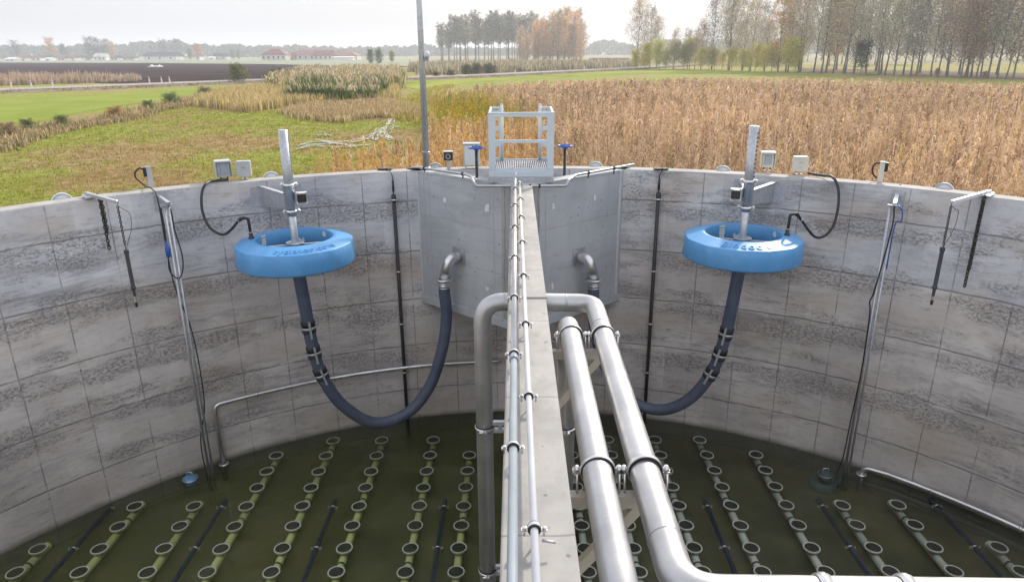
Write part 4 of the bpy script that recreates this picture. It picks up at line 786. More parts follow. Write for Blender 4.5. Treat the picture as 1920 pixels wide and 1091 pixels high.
tS = service(.058, .075, .0165, 10.40, -1.0, [345, 373, 407, 454, 517, 607, 742, 990], 'white_pvc', 'right pipe on the dividing wall, pale and a little thinner')
y = PL(965, 1001, .075)[1]; g = MB(); g.tube([arr(.10, y, .045), arr(.155, y, .035)], .006, 8); build('spare_rod', g, 'galvanised', tS)
# ---- big air mains
BR = .077; YB = 5.56
def seams(mb, c, ax, r): mb.lathe(c, [(r-.001, -.004), (r+.0022, -.002), (r+.0022, .002), (r-.001, .004)], 40, ax, True, True)
t = thing('air_main', 'wide steel main arching over the dividing wall and turning right in front', 'pipe', (-.29, YB, -.1), 'wide steel air mains')
PA = bend([arr(-.292, YB+.03, FLOOR+.25), arr(-.292, YB+.03, -.098), arr(.655, YB-.02, -.098), arr(.645, 2.205, -.108), arr(6.9, 2.13, -.16)], [.20, .17, .17], 12)
g = MB(); g.tube(PA, BR, 40)
for c, ax in ((arr(-.292, YB+.03, -.32), (0, 0, 1)), (arr(-.10, YB+.02, -.098), (1, 0, 0)), (arr(.42, YB-.015, -.098), (1, 0, 0)), (arr(.653, 4.98, -.099), (0, 1, 0)), (arr(.645, 2.52, -.107), (0, 1, 0)), (arr(.95, 2.20, -.11), (1, 0, 0))): seams(g, c, ax, BR)
build('main_body', g, 'pickled', t)
def big_clip(par, c, ax, side=(1, 0, 0), r=BR):
    g = MB(); g.lathe(c, [(r+.001, -.020), (r+.008, -.020), (r+.008, .020), (r+.001, .020)], 40, ax, True, True); cl = build('pipe_clamp', g, 'rubber', par)
    g = MB(); g.lathe(c, [(r+.0085, -.014), (r+.0125, -.014), (r+.0125, .014), (r+.0085, .014)], 40, ax, True, True); sd_ = np.array(side, float); up = np.cross(sd_, ax); up /= np.linalg.norm(up); up = up if up[2] >= 0 else -up
    for s in (-1, 1):
        q = np.array(c)+sd_*s*(r+.030); g.bar(q-sd_*.020-up*.006, q+sd_*.018-up*.006, .028, .006, tuple(up)); g.bar(q-sd_*.020+up*.006, q+sd_*.018+up*.006, .028, .006, tuple(up)); g.tube([q-up*.045, q+up*.012], .008, 8)
        g.lathe(q+up*.010, [(.018, -.004), (.018, .006), (.014, .010), (.013, .015), (.008, .021), (0, .023)], 12, tuple(up)); g.lathe(q-up*.022, [(.016, 0), (.016, .012)], 6, tuple(up), False)
    build('clamp_bolt', g, 'steel', cl)
yc1, yc2 = 4.83, 3.05
for y in (yc1, yc2): big_clip(t, arr(.65, y, -.1), (0, 1, 0))
for z, row in ((-1.48, 800), (-3.2, 1068)):
    zz = PV(907, row, (-.292, YB+.03), (1, YB+.03))[2]; big_clip(t, arr(-.292, YB+.03, zz), (0, 0, 1), (0, 1, 0))
    m2 = thing('pipe_bracket', 'galvanised bracket holding the upright main to the left wall face, %s' % ('the upper one' if row == 800 else 'the lower one'), 'bracket', (DX0-.003, YB, zz), 'brackets for the upright main'); b = MB(); b.box((DX0-.20, YB+.0, zz+.03), (DX0-.004, YB+.04, zz+.065)); b.box((DX0-.20, YB-.0, zz-.045), (DX0-.004, YB+.05, zz-.015)); b.box((DX0-.10, YB+.005, zz-.015), (DX0-.065, YB+.035, zz+.03)); build('arm', b, 'galvanised', m2)
    b = MB(); b.box((DX0-.014, YB-.03, zz-.09), (DX0-.0035, YB+.07, zz+.10)); build('wall_plate', b, 'galvanised', m2)
for xx in (1.20, 1.52, 3.9): 
    g = MB(); c = arr(xx, 2.205-(xx-.645)*.012, -.108-(xx-.645)*.0083); g.lathe(c, [(BR+.001, -.024), (BR+.009, -.024), (BR+.009, -.012), (BR+.014, -.012), (BR+.014, .012), (BR+.009, .012), (BR+.009, .024), (BR+.001, .024)], 40, (1, -.012, -.008), True, True); build('pipe_clamp', g, 'steel', t)
t = thing('air_main', 'wide straight steel main beside the dividing wall, rising from the water', 'pipe', (.41, 5.0, -.1), 'wide steel air mains')
PB = bend([arr(.405, 5.12, FLOOR+.25), arr(.405, 5.12, -.098), arr(.412, -2.2, -.10)], .15, 12); g = MB(); g.tube(PB, BR, 40); seams(g, arr(.405, 5.12, -.30), (0, 0, 1), BR); build('main_body', g, 'pickled', t)
for y in (yc1, yc2): big_clip(t, arr(.41, y, -.1), (0, 1, 0))
zz = PV(1063, 800, (.405, 5.12), (1.4, 5.12))[2]; big_clip(t, arr(.405, 5.12, zz), (0, 0, 1), (0, 1, 0))
for y, wd, lab in ((yc1-.05, .055, 'far beige bracket carrying the wide mains beside the wall'), (yc2-.06, .06, 'near beige bracket carrying the wide mains beside the wall')):
    t = thing('pipe_bracket', lab, 'bracket', (DX1, y, -.25), 'beige brackets under the wide mains'); g = MB(); g.box((DX1+.014, y-wd/2, -.262), (.70, y+wd/2, -.195)); build('beam', g, 'beige', t)
    g = MB(); g.bar((.62, y, -.265), (DX1+.02, y, -.72), .055, .05, (0, 1, 0)); build('brace', g, 'beige', t); g = MB(); g.box((DX1+.004, y-.05, -.80), (DX1+.0138, y+.05, -.14)); build('wall_plate', g, 'beige', t)
    g = MB()
    for xx in (.41-BR-.03, .41+BR+.03, .65-BR-.03, .65+BR+.03): g.tube([(xx, y, -.19), (xx, y+.03, -.10)], .006, 6)
    build_split('threaded_rod', g, 'steel', t)
# ---- thin rail of the walkway in front
t = thing('handrail', 'pale thin rail crossing the bottom edge in front of the mains', 'railing', (-.11, 1.99, -.02)); g = MB(); g.tube([(-.145, 2.02, -.008), (.62, 2.01, -.016)], .012, 12); build('rail', g, 'white_pvc', t); g = MB(); g.box((DX0-.02, 2.0, -.013), (DX0+.03, 2.03, -.004)); build('foot', g, 'steel', t)
# ---- half-round caps standing on the outer edge of the rim
for px, lab in (((115, 372), 'white round cap on the far left rim left of the chain arm'), ((512, 334), 'white round cap on the rim beside the left mast'), ((818, 318), 'white round cap on the rim behind the tall pole'), ((1116, 314), 'white round cap on the rim behind the right end of the chamber'), ((1355, 321), 'white round cap on the rim left of the drilled mast'), ((1770, 353), 'white round cap on the far right rim by the chain arm')):
    q = PL(*px, 0); ou, _ = frame_at(q); q = arr(CX, CY_, 0)+ou*(RAD+.302); t = thing('ventilation_cap', lab, 'pipe cap', q+arr(0, 0, -.05), 'white caps along the outer rim')
    g = MB(); g.lathe(q+arr(0, 0, -.06), [(0, 0), (.14, 0), (.14, .035), (.125, .05), (0, .06)], 32, ou, True); build('cap', g, 'cap', t); g = MB(); g.torus(q+arr(0, 0, -.06)-ou*.001, .128, .008, 32, 6, ou); build('cap_rim', g, 'box_grey', t)
# ---- chain arms with chains and probes
def chain(mb, a, b, r=.011, L=.042):
    a = np.array(a); b = np.array(b); n = max(2, int(np.linalg.norm(b-a)/(L*.78))); d = (b-a)/n; dn = d/np.linalg.norm(d); e1 = np.cross(dn, (1, .2, .1)); e1 /= np.linalg.norm(e1); e2 = np.cross(dn, e1)
    for k in range(n):
        c = a+d*(k+.5); e = e1 if k % 2 else e2; P = []
        for j in range(8): an = j*math.pi/4; P.append(c+dn*math.cos(an)*L*.55+e*math.sin(an)*L*.30)
        P.append(P[0]); mb.tube(P, r*.55, 5, False)
def chain_arm(side, root_px, tip_px, lp0, lp1, cp1, tb0, tb1, tip, m, lab, lab2, lab3):
    rootp = PL(*root_px, .05); ou, _ = frame_at(rootp); rr = RAD-.62; tipp = CYL(*tip_px, rr)
    t = thing('hoist_arm', lab, 'bracket', rootp, 'steel arms over the rim'); g = MB(); g.bar(rootp+ou*.12, tipp, .045, .045); g.bar(rootp+ou*.14-arr(0, 0, .02), rootp-ou*.1-arr(0, 0, .035), .12, .02); build('arm', g, m, t)
    g = MB(); g.torus(tipp-arr(0, 0, .035), .02, .006, 12, 6, (1, 0, 0)); g.tube([tipp+arr(0, 0, .03), tipp-arr(0, 0, .03)], .010, 8); build('hook', g, 'steel', t)
    a = CYL(*lp0, RAD-.10); b = arr(a[0], a[1], CYL(*lp1, RAD-.10)[2]); g = MB(); chain(g, a+arr(0, 0, .0), b, .017, .060); chain(g, a+arr(.02, .01, 0), b+arr(.02, .01, .25), .017, .060); g.tube([a, a+ou*.10+arr(0, 0, .06)], .006, 6); tag(build('hanging_chain', g, 'chain', None, a), lab2, 'chain', 'doubled black chains hanging down the wall')
    a = tipp-arr(0, 0, .05); zc = CYL(*cp1, rr)[2]; z0, z1, z2 = CYL(*tb0, rr)[2], CYL(*tb1, rr)[2], CYL(*tip, rr)[2]; c = arr(a[0], a[1], 0)
    t = thing('water_probe', lab3, 'sensor', a, 'probes hanging on chains'); g = MB(); chain(g, a, c+arr(0, 0, zc), .011, .044); build('chain', g, 'chain', t)
    g = MB(); g.tube([c+arr(0, 0, zc+.005), c+arr(0, 0, z0-.01)], .006, 6); g.lathe(c, [(0, z0), (.034, z0), (.034, z0-.05), (.027, z0-.055), (.027, z1+.06), (.034, z1+.05), (.034, z1+.02), (.020, z1), (.020, z1-.09), (0, z1-.09)][::-1], 16, smooth=False); build('probe_tube', g, 'probe', t)
    g = MB(); g.lathe(c, [(0, z2+.07), (.017, z2+.07), (.017, z1-.091), (0, z1-.091)], 14, smooth=False); build('steel_sleeve', g, 'steel', t); g = MB(); g.lathe(c, [(0, z2), (.016, z2), (.021, z2+.0699), (0, z2+.0699)], 14, smooth=False); build('sensor_tip', g, 'black', t)
    g = MB(); P = spline([c+arr(0, 0, z0-.01), c+arr(.05, 0, z0+.12), c+arr(.12, .02, z0+.3), c+arr(.13, .03, z0+.5), a+arr(.07, 0, -.05), a]); g.tube(P, .004, 6); build('signal_wire', g, 'black', t)
M['chain'] = mat('dark_chain', (.05, .045, .04), .45, .6, simple_var((.03, .028, .026), (.10, .085, .07), 9, (.35, .6)))
M['probe'] = mat('dark_grey_tube', build=simple_var((.045, .048, .058), (.075, .08, .09), 4, (.4, .6)))
chain_arm(-1, (166, 365), (219, 379), (186, 372), (207, 467), (237, 460), (237, 469), (251, 544), (258, 575), 'galvanised', 'grey steel arm reaching over the left rim', 'doubled black chain hanging from the left rim', 'dark probe hanging on a thin chain from the left arm')
chain_arm(1, (1852, 361), (1785, 379), (1845, 368), (1801, 536), (1768, 459), (1766, 464), (1749, 543), (1745, 571), 'cap', 'white steel arm reaching over the right rim', 'doubled black chain hanging from the right rim', 'dark probe hanging on a thin chain from the right arm')
# ---- mixer rails
def rails(side, top, bot, lab):
    rr = RAD-.30; a = CYL(*top, rr); c = arr(a[0], a[1], 0); ou, _ = frame_at(a); T = side_of(c); t = thing('guide_rail', lab, 'guide rail', (c[0], c[1], -D), 'twin steel rails down the tank wall')
    for q in (-.026, .032): g = MB(); g.tube([c+T*q+arr(0, 0, a[2]), c+T*q+arr(0, 0, -D-.31)], .021 if q < 0 else .017, 14); build('rail', g, 'galvanised', t)
    g = MB(); g.bar(c+ou*.30+T*(-.02)+arr(0, 0, a[2]+.10), c-ou*.06+arr(0, 0, a[2]+.035)+T*.03, .05, .05); g.bar(c-T*.07+arr(0, 0, a[2]+.01), c+T*.09+arr(0, 0, a[2]+.01), .06, .014); build('top_bracket', g, 'galvanised' if side < 0 else 'cap', t)
    g = MB(); g.bar(c+ou*.288+arr(0, 0, a[2]+.18), c+ou*.288+arr(0, 0, a[2]-.10), .16, .012, tuple(ou)); build('wall_plate', g, 'galvanised', t)
    for z in (-2.0, -3.6): g = MB(); g.bar(c+ou*.299+arr(0, 0, z), c+arr(0, 0, z), .03, .02); build('stay', g, 'steel', t)
    return t, c, a, T, ou
tl_, cl_, al_, T, ou = rails(-1, (311, 386), (390, 890), 'twin steel rails with black cables down the left wall')
z = al_[2]; P = [arr(*PL(271, 351, .03)[:2], .03), arr(*PL(276, 348, .08)[:2], .06), cl_+ou*.2-T*.10+arr(0, 0, z+.22), cl_-T*.09+arr(0, 0, z+.05), cl_-T*.075+arr(0, 0, -1.3), cl_+T*.07+arr(0, 0, -2.2), cl_+T*.075+arr(0, 0, -3.4), cl_-T*.075+arr(0, 0, -4.1), cl_-T*.06+arr(0, 0, -D-.3)]
cable('power_cable', P, .010, 'black', 'black cable running from the left socket down the left rails', 'cable')
P = [cl_+T*.03+arr(0, 0, z-.02), cl_+T*.06+arr(0, 0, z-.10), cl_+T*.06+arr(0, 0, z-.35), cl_+T*.10-ou*.03+arr(0, 0, z-.75), cl_+T*.07-ou*.03+arr(0, 0, z-1.0), cl_-T*.01-ou*.05+arr(0, 0, z-1.10), cl_-T*.10-ou*.04+arr(0, 0, z-.98), cl_-T*.095-ou*.04+arr(0, 0, z-.78), cl_-T*.075-ou*.03+arr(0, 0, z-.35), cl_-T*.07+arr(0, 0, z-.02)]
pg = MB(); q = cl_-T*.085-ou*.04; pg.lathe(q, [(0, z-.76), (.022, z-.76), (.034, z-.74), (.036, z-.62), (.022, z-.60), (.016, z-.52), (0, z-.52)], 14); 
cable('looped_cable', P, .010, 'black', 'looped black cable with a blue plug hanging on the left rails', 'cable', None, 6, [('blue_plug', pg, 'blue')])
tr_, cr_, ar_, T, ou = rails(1, (1674, 386), (1585, 905), 'twin steel rails with black cables down the right wall')
z = ar_[2]; P = [cr_+T*.02-ou*.03+arr(0, 0, z+.03), cr_+T*.045-ou*.04+arr(0, 0, z-.25), cr_+T*.0-ou*.04+arr(0, 0, z-.9), cr_-T*.05-ou*.03+arr(0, 0, z-1.35), cr_-T*.085+arr(0, 0, z-1.5), cr_-T*.05-ou*.03+arr(0, 0, z-1.7), cr_-T*.03-ou*.03+arr(0, 0, z-2.6), cr_-T*.06-ou*.03+arr(0, 0, z-3.5), cr_-T*.08-ou*.03+arr(0, 0, z-4.2), cr_-T*.13-ou*.03+arr(0, 0, z-4.5), cr_-T*.15-ou*.02+arr(0, 0, -D-.3)]
cable('power_cable', P, .011, 'black', 'wavy black cable running down the right rails', 'cable')
rp = PL(1688, 347, .0); P = [rp+arr(0, 0, .02), rp-_*0+inward(rp)*.03-arr(0, 0, .10), cr_+T*.06+arr(0, 0, z+.02), cr_+T*.13+arr(0, 0, z-.06), cr_+T*.14+arr(0, 0, z-.22), cr_+T*.07+arr(0, 0, z-.28), cr_+T*.06+arr(0, 0, z-.95)]
cable('blue_rope', P, .009, 'blue', 'blue rope tied at the top of the right rails', 'rope')
# ---- black drop pipes with a plate on the rim
def drop(px, top, row_bot, clips, plate_px, lab):
    rr = RAD-.075; a = CYL(*top, rr); c = arr(a[0], a[1], 0); i = inward(c); t = thing('drop_pipe', lab, 'pipe', c+arr(0, 0, a[2]), 'black drop pipes on the wall'); g = MB(); g.tube([c+arr(0, 0, a[2]), c+arr(0, 0, -D-.31)], .032, 14); g.lathe(c+arr(0, 0, a[2]), [(.036, -.12), (.040, -.1), (.040, 0), (.02, .02), (0, .02)], 14); build('pipe_run', g, 'black', t)
    for r in clips:
        q = arr(c[0], c[1], CYL(top[0], r, rr)[2]); g = MB(); g.lathe(q, [(.033, -.014), (.041, -.014), (.041, .014), (.033, .014)], 16, (0, 0, 1), True, True); s_ = side_of(q)
        for k in (-1, 1): g.bar(q+s_*k*.036, q+s_*k*.068, .02, .02)
        g.bar(q-i*.04, q-i*.072, .02, .02); build('pipe_clip', g, 'steel', t)
    pl = PL(*plate_px, .0); g = MB(); g.box(pl+arr(-.12, -.06, .012), pl+arr(.12, .06, .032), bev=.004); g.box(pl+arr(-.05, -.04, .001), pl+arr(.05, .04, .012)); kn = build('rim_plate', g, 'black', t)
    P = spline([pl+arr(0, 0, .02), pl+i*.10+arr(.05, 0, .03), c+i*-.02+arr(0, 0, -.06), c+arr(0, 0, (a[2])*.5), c+arr(0, 0, a[2])], 6); g = MB(); g.tube(P, .010, 8); g.tube([c+arr(0, 0, a[2]*.35), c+arr(0, 0, a[2]*.85)], .020, 10); build('cable', g, 'black', t)
drop(None, (738, 366), 770, (375, 510, 608, 700), (722, 319), 'black drop pipe on the wall left of the chamber')
drop(None, (1235, 362), 755, (374, 509, 608, 700), (1239, 319), 'black drop pipe on the wall right of the chamber')
# ---- steel pipes fixed along the wall
rr = RAD-.10
Pw = [CYL(*q, rr) for q in ((402, 790), (404, 762), (425, 748), (480, 738), (540, 725), (600, 712), (665, 700), (730, 692), (800, 686), (870, 682), (940, 679))]
zz = [p[2] for p in Pw]; b0 = CYL(404, 775, rr); pts = [arr(b0[0], b0[1], -D-.30), arr(b0[0], b0[1], -3.55)]
ang = lambda p: math.atan2(p[0]-CX, p[1]-CY_)
zw = float(np.mean([p[2] for p in Pw[3:]])); a0, a1 = ang(b0), ang(Pw[-1]); pts = [arr(b0[0], b0[1], -D-.30), arr(b0[0], b0[1], zw)]+[cylp(a0+(a1-a0)*k/24, rr, zw) for k in range(1, 25)]
t = thing('wall_pipe', 'steel pipe rising from the water and following the left wall', 'pipe', pts[0], 'steel pipes along the wall'); g = MB(); g.tube(bend(pts, .22, 8), .036, 16); build('pipe_run', g, 'steel', t)
for px in (476, 624, 768): 
    aa = ang(CYL(px, 700, rr)); c = cylp(aa, rr, zw); tx = arr(math.cos(aa), -math.sin(aa), 0); g = MB(); g.lathe(c, [(.037, -.014), (.047, -.014), (.047, .014), (.037, .014)], 16, tx, True, True); g.bar(c, cylp(aa, RAD-.001, zw), .02, .02); g.bar(c-arr(0, 0, .055), c+arr(0, 0, .055), .02, .02, tx); build('pipe_clip', g, 'steel', t)
g = MB(); g.lathe(arr(b0[0], b0[1], -D+.006), [(.031, -.012), (.085, -.012), (.085, .006), (.031, .010)], 20, (0, 0, 1), True, True); build('foot_collar', g, 'steel', t)
b0 = CYL(1613, 900, rr-.06); zw2 = CYL(1665, 889, rr)[2]; a0 = ang(b0); a1 = R_(108); pts = [arr(b0[0], b0[1], -D-.30), arr(b0[0], b0[1], zw2+.01)]+[cylp(a0+(a1-a0)*k/30, rr-(.06 if k < 1 else 0), zw2) for k in range(1, 31)]
t = thing('wall_pipe', 'steel pipe bending out of the water and along the right wall', 'pipe', pts[0], 'steel pipes along the wall'); g = MB(); g.tube(bend(pts, .12, 8), .036, 16); build('pipe_run', g, 'steel', t)
for px, py in ((1747, 924), (1910, 1005)):
    aa = ang(CYL(px, py, rr)); c = cylp(aa, rr, zw2); tx = arr(math.cos(aa), -math.sin(aa), 0); g = MB(); g.lathe(c, [(.037, -.014), (.049, -.014), (.049, .014), (.037, .014)], 16, tx, True, True); g.bar(c, cylp(aa, RAD-.001, zw2), .02, .02); build('pipe_clip', g, 'steel', t)
g = MB(); g.lathe(arr(b0[0], b0[1], -D+.006), [(.031, -.012), (.085, -.012), (.085, .006), (.031, .010)], 20, (0, 0, 1), True, True); build('foot_collar', g, 'steel', t)
# ---- aeration lines on the floor
ZD = -D-.12
dt = MB(); dt.lathe((0, 0, 0), [(.100, -.03), (.119, -.022), (.121, 0), (.118, .008), (.104, .008), (.100, .0)], 36, (0, 0, 1), True, True)
dm = MB(); dm.lathe((0, 0, 0), [(0, .004), (.06, .006), (.1, .002), (.1, -.02), (.03, -.05), (0, -.05)], 32)
def mesh_of(mb, name, m):
    me = bpy.data.meshes.new(name); me.from_pydata(mb.v, [], mb.f); me.polygons.foreach_set('use_smooth', mb.s); me.materials.append(M[m]); return me
rim_me, mem_me = mesh_of(dt, 'diffuser_disc', 'disc_rim'), mesh_of(dm, 'membrane', 'membrane')
rows = [11.265, 10.755, 10.265, 9.795, 9.30, 8.81, 8.305, 7.82, 7.32, 6.82, 6.33, 5.83]
cols = [(-7.83, 7, 'hidden'), (-6.955, 6, 'farthest left aeration line on the floor, nearest the curved wall'), (-6.06, 4, 'second aeration line from the left wall, between two black pipes'), (-5.12, 4, 'third aeration line from the left wall, left of the twin rails foot'), (-4.29, 1, 'aeration line under the left float, starting nearer than its right neighbour'), (-3.40, 0, 'aeration line below the left hose bands, left of a black pipe'), (-2.50, 0, 'aeration line below the lowest point of the left hose'), (-1.545, 0, 'aeration line second from the dividing wall on the left side'), (-.845, 1, 'aeration line beside the upright main left of the dividing wall'),
        (.975, 1, 'aeration line half hidden right of the dividing wall between the mains'), (1.675, 0, 'aeration line showing between the two wide mains'), (2.55, 0, 'aeration line just right of the wide mains'), (3.375, 0, 'fourth aeration line right of the dividing wall, beside a black pipe'), (4.245, 1, 'aeration line starting nearer the wall below the right float'), (5.13, 4, 'aeration line starting in front of the right pump'), (6.0, 4, 'second aeration line from the right wall'), (6.93, 6, 'farthest right aeration line, nearest the curved wall')]
NB = []
for x, k0, lab in cols:
    if lab == 'hidden': continue
    h = math.sqrt(max(0, (RAD-.3)**2-(x-CX)**2)); y0 = rows[k0]; t = thing('aeration_line', lab, 'aerator', (x, y0, ZD), 'aeration lines on the tank floor')
    ys = [y for y in rows[k0:] if y > 5.0]; g = MB(); g.tube([(x, y0+.19, ZD-.10), (x, 4.6, ZD-.10)], .056, 16); g.lathe((x, y0+.19, ZD-.10), [(.056, -.05), (.064, -.05), (.064, 0), (.03, .02), (0, .02)], 16, (0, 1, 0)); build('feed_pipe', g, 'aer_green' if x < -.5 else 'aer_pipe', t)
    s = MB()
    for y in ys[::3]:
        q = y-.25; s.lathe((x, q, ZD-.10), [(.057, -.014), (.064, -.014), (.064, .014), (.057, .014)], 16, (0, 1, 0), True, True); pass
    build_split('pipe_support', s, 'probe', t)
    for y in ys:
        d = bpy.data.objects.new('diffuser_disc', rim_me); C.objects.link(d); d.parent = t; d.location = (0, y-y0, random.uniform(-.006, .006)); d.rotation_euler = (random.uniform(-.02, .02), random.uniform(-.02, .02), 0)
        e = bpy.data.objects.new('membrane', mem_me); C.objects.link(e); e.parent = d
# ---- black pipes on the floor
for x, lab in ((-6.41, 'black pipe lying nearest the left wall'), (-4.65, 'black pipe lying below the foot of the left rails'), (-2.895, 'black pipe lying below the middle of the left hose'), (-1.145, 'black pipe lying next to the dividing wall on the left side'), (2.98, 'black pipe lying first right of the wide mains'), (4.78, 'black pipe lying in front of the right pump'), (6.56, 'black pipe lying nearest the right wall')):
    t = thing('floor_pipe', lab, 'pipe', (x, 9.38, ZD), 'black pipes lying between the aeration lines'); zz = ZD+.02; g = MB(); g.tube([(x, 9.42, zz), (x, 4.6, zz)], .034, 14); g.lathe((x, 9.40, zz), [(.040, -.12), (.042, -.1), (.042, .0), (.02, .03), (0, .03)], 14, (0, 1, 0));  build('pipe_run', g, 'blueblack', t) if False else build('pipe_run', g, 'floor_pipe', t) if 'floor_pipe' in M else build('pipe_run', g, M.setdefault('floor_pipe', mat('blue_black_pipe', build=simple_var((.016, .030, .075), (.028, .045, .10), 3, (.25, .45)))), t)
    for y in (9.22, 8.27, 7.25, 6.3):
        g = MB(); g.lathe((x, y, zz), [(.035, -.016), (.046, -.016), (.046, .016), (.035, .016)], 16, (0, 1, 0), True, True)
        for s in (-1, 1): g.box((x+s*.062-.018, y-.015, zz-.012), (x+s*.062+.018, y+.015, zz+.008)); g.tube([(x+s*.065, y, zz-.05), (x+s*.065, y, zz+.035)], .008, 6)
        build('pipe_clip', g, 'steel', t)
# ---- submersible pumps
def pump(q, lab, sub, m):
    t = thing('submersible_pump', lab, 'pump', q, 'pumps at the foot of the rails'); g = MB(); g.lathe(q, [(0, -.10), (.09, -.09), (.115, -.05), (.115, .03), (.09, .06), (.05, .075), (0, .078)], 24); build('body', g, m, t)
    g = MB(); g.torus(q+arr(0, 0, .03), .117, .008, 24, 6); g.tube(bend([q+arr(-.05, 0, .06), q+arr(-.05, 0, .14), q+arr(.05, 0, .14), q+arr(.05, 0, .06)], .03, 4), .008, 8); build('lifting_bow', g, 'steel', t); 
    if sub:
        g = MB(); g.lathe(q+arr(.0, .05, -.22), [(0, -.1), (.20, -.1), (.22, -.04), (.22, .05), (.14, .1), (0, .1)], 24); g.tube([q+arr(.1, .05, -.20), q+arr(.42, .12, -.20)], .06, 14); build('volute', g, 'pump_teal', t)
M['pump_teal'] = mat('teal_pump_paint', build=simple_var((.05, .10, .12), (.08, .14, .16), 5, (.4, .6))); M['pump_blue'] = mat('pale_blue_float', build=simple_var((.08, .22, .38), (.12, .28, .42), 6, (.4, .6)))
pump(PL(357, 899, -D)+arr(0, 0, 0), 'small pale blue float on the water near the left rails', False, 'pump_blue')
pump(PL(1548, 884, -D)+arr(0, 0, -.075), 'teal pump just below the water near the right rails', True, 'pump_teal')
# ================================================================== VEGETATION AND THE FAR COUNTRY
def inpoly(P, poly):
    x, y = P[:, 0], P[:, 1]; r = np.zeros(len(P), bool); n = len(poly)
    for i in range(n):
        (x0, y0), (x1, y1) = poly[i][:2], poly[(i+1) % n][:2]
        with np.errstate(divide='ignore', invalid='ignore'): c = ((y0 > y) != (y1 > y)) & (x < (x1-x0)*(y-y0)/(y1-y0+1e-12)+x0)
        r ^= c
    return r
def scatter(poly, dens, dmin=0, dmax=1e9, margin=1.16):
    p = np.array([q[:2] for q in poly], float); lo, hi = p.min(0), p.max(0); lo = np.maximum(lo, (-400, 5)); hi = np.minimum(hi, (400, 420)); hi[1] = min(hi[1], dmax); lo[1] = max(lo[1], dmin*.6)
    n = int((hi[0]-lo[0])*(hi[1]-lo[1])*dens); P = rng.uniform(lo, hi, (n, 2)); P = P[inpoly(P, p)]; d = np.hypot(P[:, 0], P[:, 1]); k = (d >= dmin) & (d < dmax) & (np.abs(P[:, 0]) < .76*margin*P[:, 1]+4)
    P = P[k]; return P[np.hypot(P[:, 0]-CX, P[:, 1]-CY_) > RAD+.75]
def pal(cols, n, wts=None, jit=.22):
    c = np.array(cols, float)[rng.choice(len(cols), n, p=wts)]; return c*rng.uniform(1-jit, 1+jit, (n, 1))
def strips(base, d, up, L, wd, droop, cols):
    """bent leaves: base Nx3, d unit plan direction Nx2, up rise, L length, wd width"""
    n = len(base); s = np.stack([-d[:, 1], d[:, 0], np.zeros(n)], 1)*wd[:, None]*.5; d3 = np.concatenate([d, np.zeros((n, 1))], 1)
    m = base+d3*(L*.42)[:, None]; m[:, 2] += up; t = base+d3*(L*.92)[:, None]; t[:, 2] += up-droop
    tw = rng.uniform(-.5, .5, (n, 1)); s2 = s.copy(); s2[:, 2] += tw[:, 0]*wd*.6
    a = np.stack([base-s*.6, base+s*.6, m+s2, m-s2], 1); b = np.stack([m-s2, m+s2, t+s2*.18, t-s2*.18], 1)
    return np.concatenate([a, b]), np.concatenate([cols, cols])
def plants(P, h, k, L, wd, palette, stalkw=.035, wts=None, jit=.22, z=GZ, upf=.30, drf=.75, cfun=None, lean=.05):
    n = len(P); hh = h*rng.uniform(.78, 1.14, n); B = np.concatenate([P, np.full((n, 1), z)], 1); V = []; K = []
    a = rng.uniform(0, 6.283, n); ln = rng.normal(0, lean, (n, 2))*hh[:, None]; top = B.copy(); top[:, :2] += ln; top[:, 2] += hh
    s = np.stack([np.cos(a), np.sin(a), np.zeros(n)], 1)*stalkw/2; pc = pal(palette, n, wts, jit)
    if cfun is not None: pc = cfun(P, pc)
    V.append(np.stack([B-s, B+s, top+s*.6, top-s*.6], 1)); K.append(pc*.85)
    for j in range(k):
        u = (.22+.78*(j+rng.uniform(0, 1, n))/k)[:, None]; base = B*(1-u)+top*u; an = rng.uniform(0, 6.283, n); d = np.stack([np.cos(an), np.sin(an)], 1); l = L*rng.uniform(.55, 1.15, n)*(1-.35*u[:, 0])
        v, c = strips(base, d, l*upf*rng.uniform(.3, 1.6, n), l, wd*rng.uniform(.7, 1.3, n), l*drf*rng.uniform(.3, 1.4, n), pc*rng.uniform(.75, 1.3, (n, 1))); V.append(v); K.append(c)
    return np.concatenate(V), np.concatenate(K)
def blades(P, h, k, wd, palette, spread=.3, wts=None, jit=.25, z=GZ, bend_=.35, cfun=None, hj=(.6, 1.25)):
    n = len(P)*k; Q = np.repeat(P, k, 0)+rng.normal(0, spread*.5, (n, 2)); hh = (h if np.ndim(h) == 0 else np.repeat(h, k))*rng.uniform(*hj, n); an = rng.uniform(0, 6.283, n); d = np.stack([np.cos(an), np.sin(an)], 1)
    base = np.concatenate([Q, np.full((n, 1), z)], 1); ln = hh*rng.uniform(.05, bend_, n); a2 = rng.uniform(0, 6.283, n); s = np.stack([np.cos(a2), np.sin(a2), np.zeros(n)], 1)*(wd*rng.uniform(.6, 1.4, n))[:, None]/2
    m = base.copy(); m[:, :2] += d*(ln*.35)[:, None]; m[:, 2] += hh*.6; t = base.copy(); t[:, :2] += d*ln[:, None]; t[:, 2] += hh
    c = pal(palette, n, wts, jit)
    if cfun is not None: c = cfun(Q, c)
    return np.concatenate([np.stack([base-s, base+s, m+s*.8, m-s*.8], 1), np.stack([m-s*.8, m+s*.8, t+s*.12, t-s*.12], 1)]), np.concatenate([c, c*1.08])
def stuff(name, parts, m, label, cat):
    V = np.concatenate([p[0] for p in parts]); K = np.concatenate([p[1] for p in parts]); o = quads(name, V, K, m); return tag(o, label, cat, None, 'stuff')
def T2(x, y, z=-1.15): return tuple(PL(x, y, z)[:2])
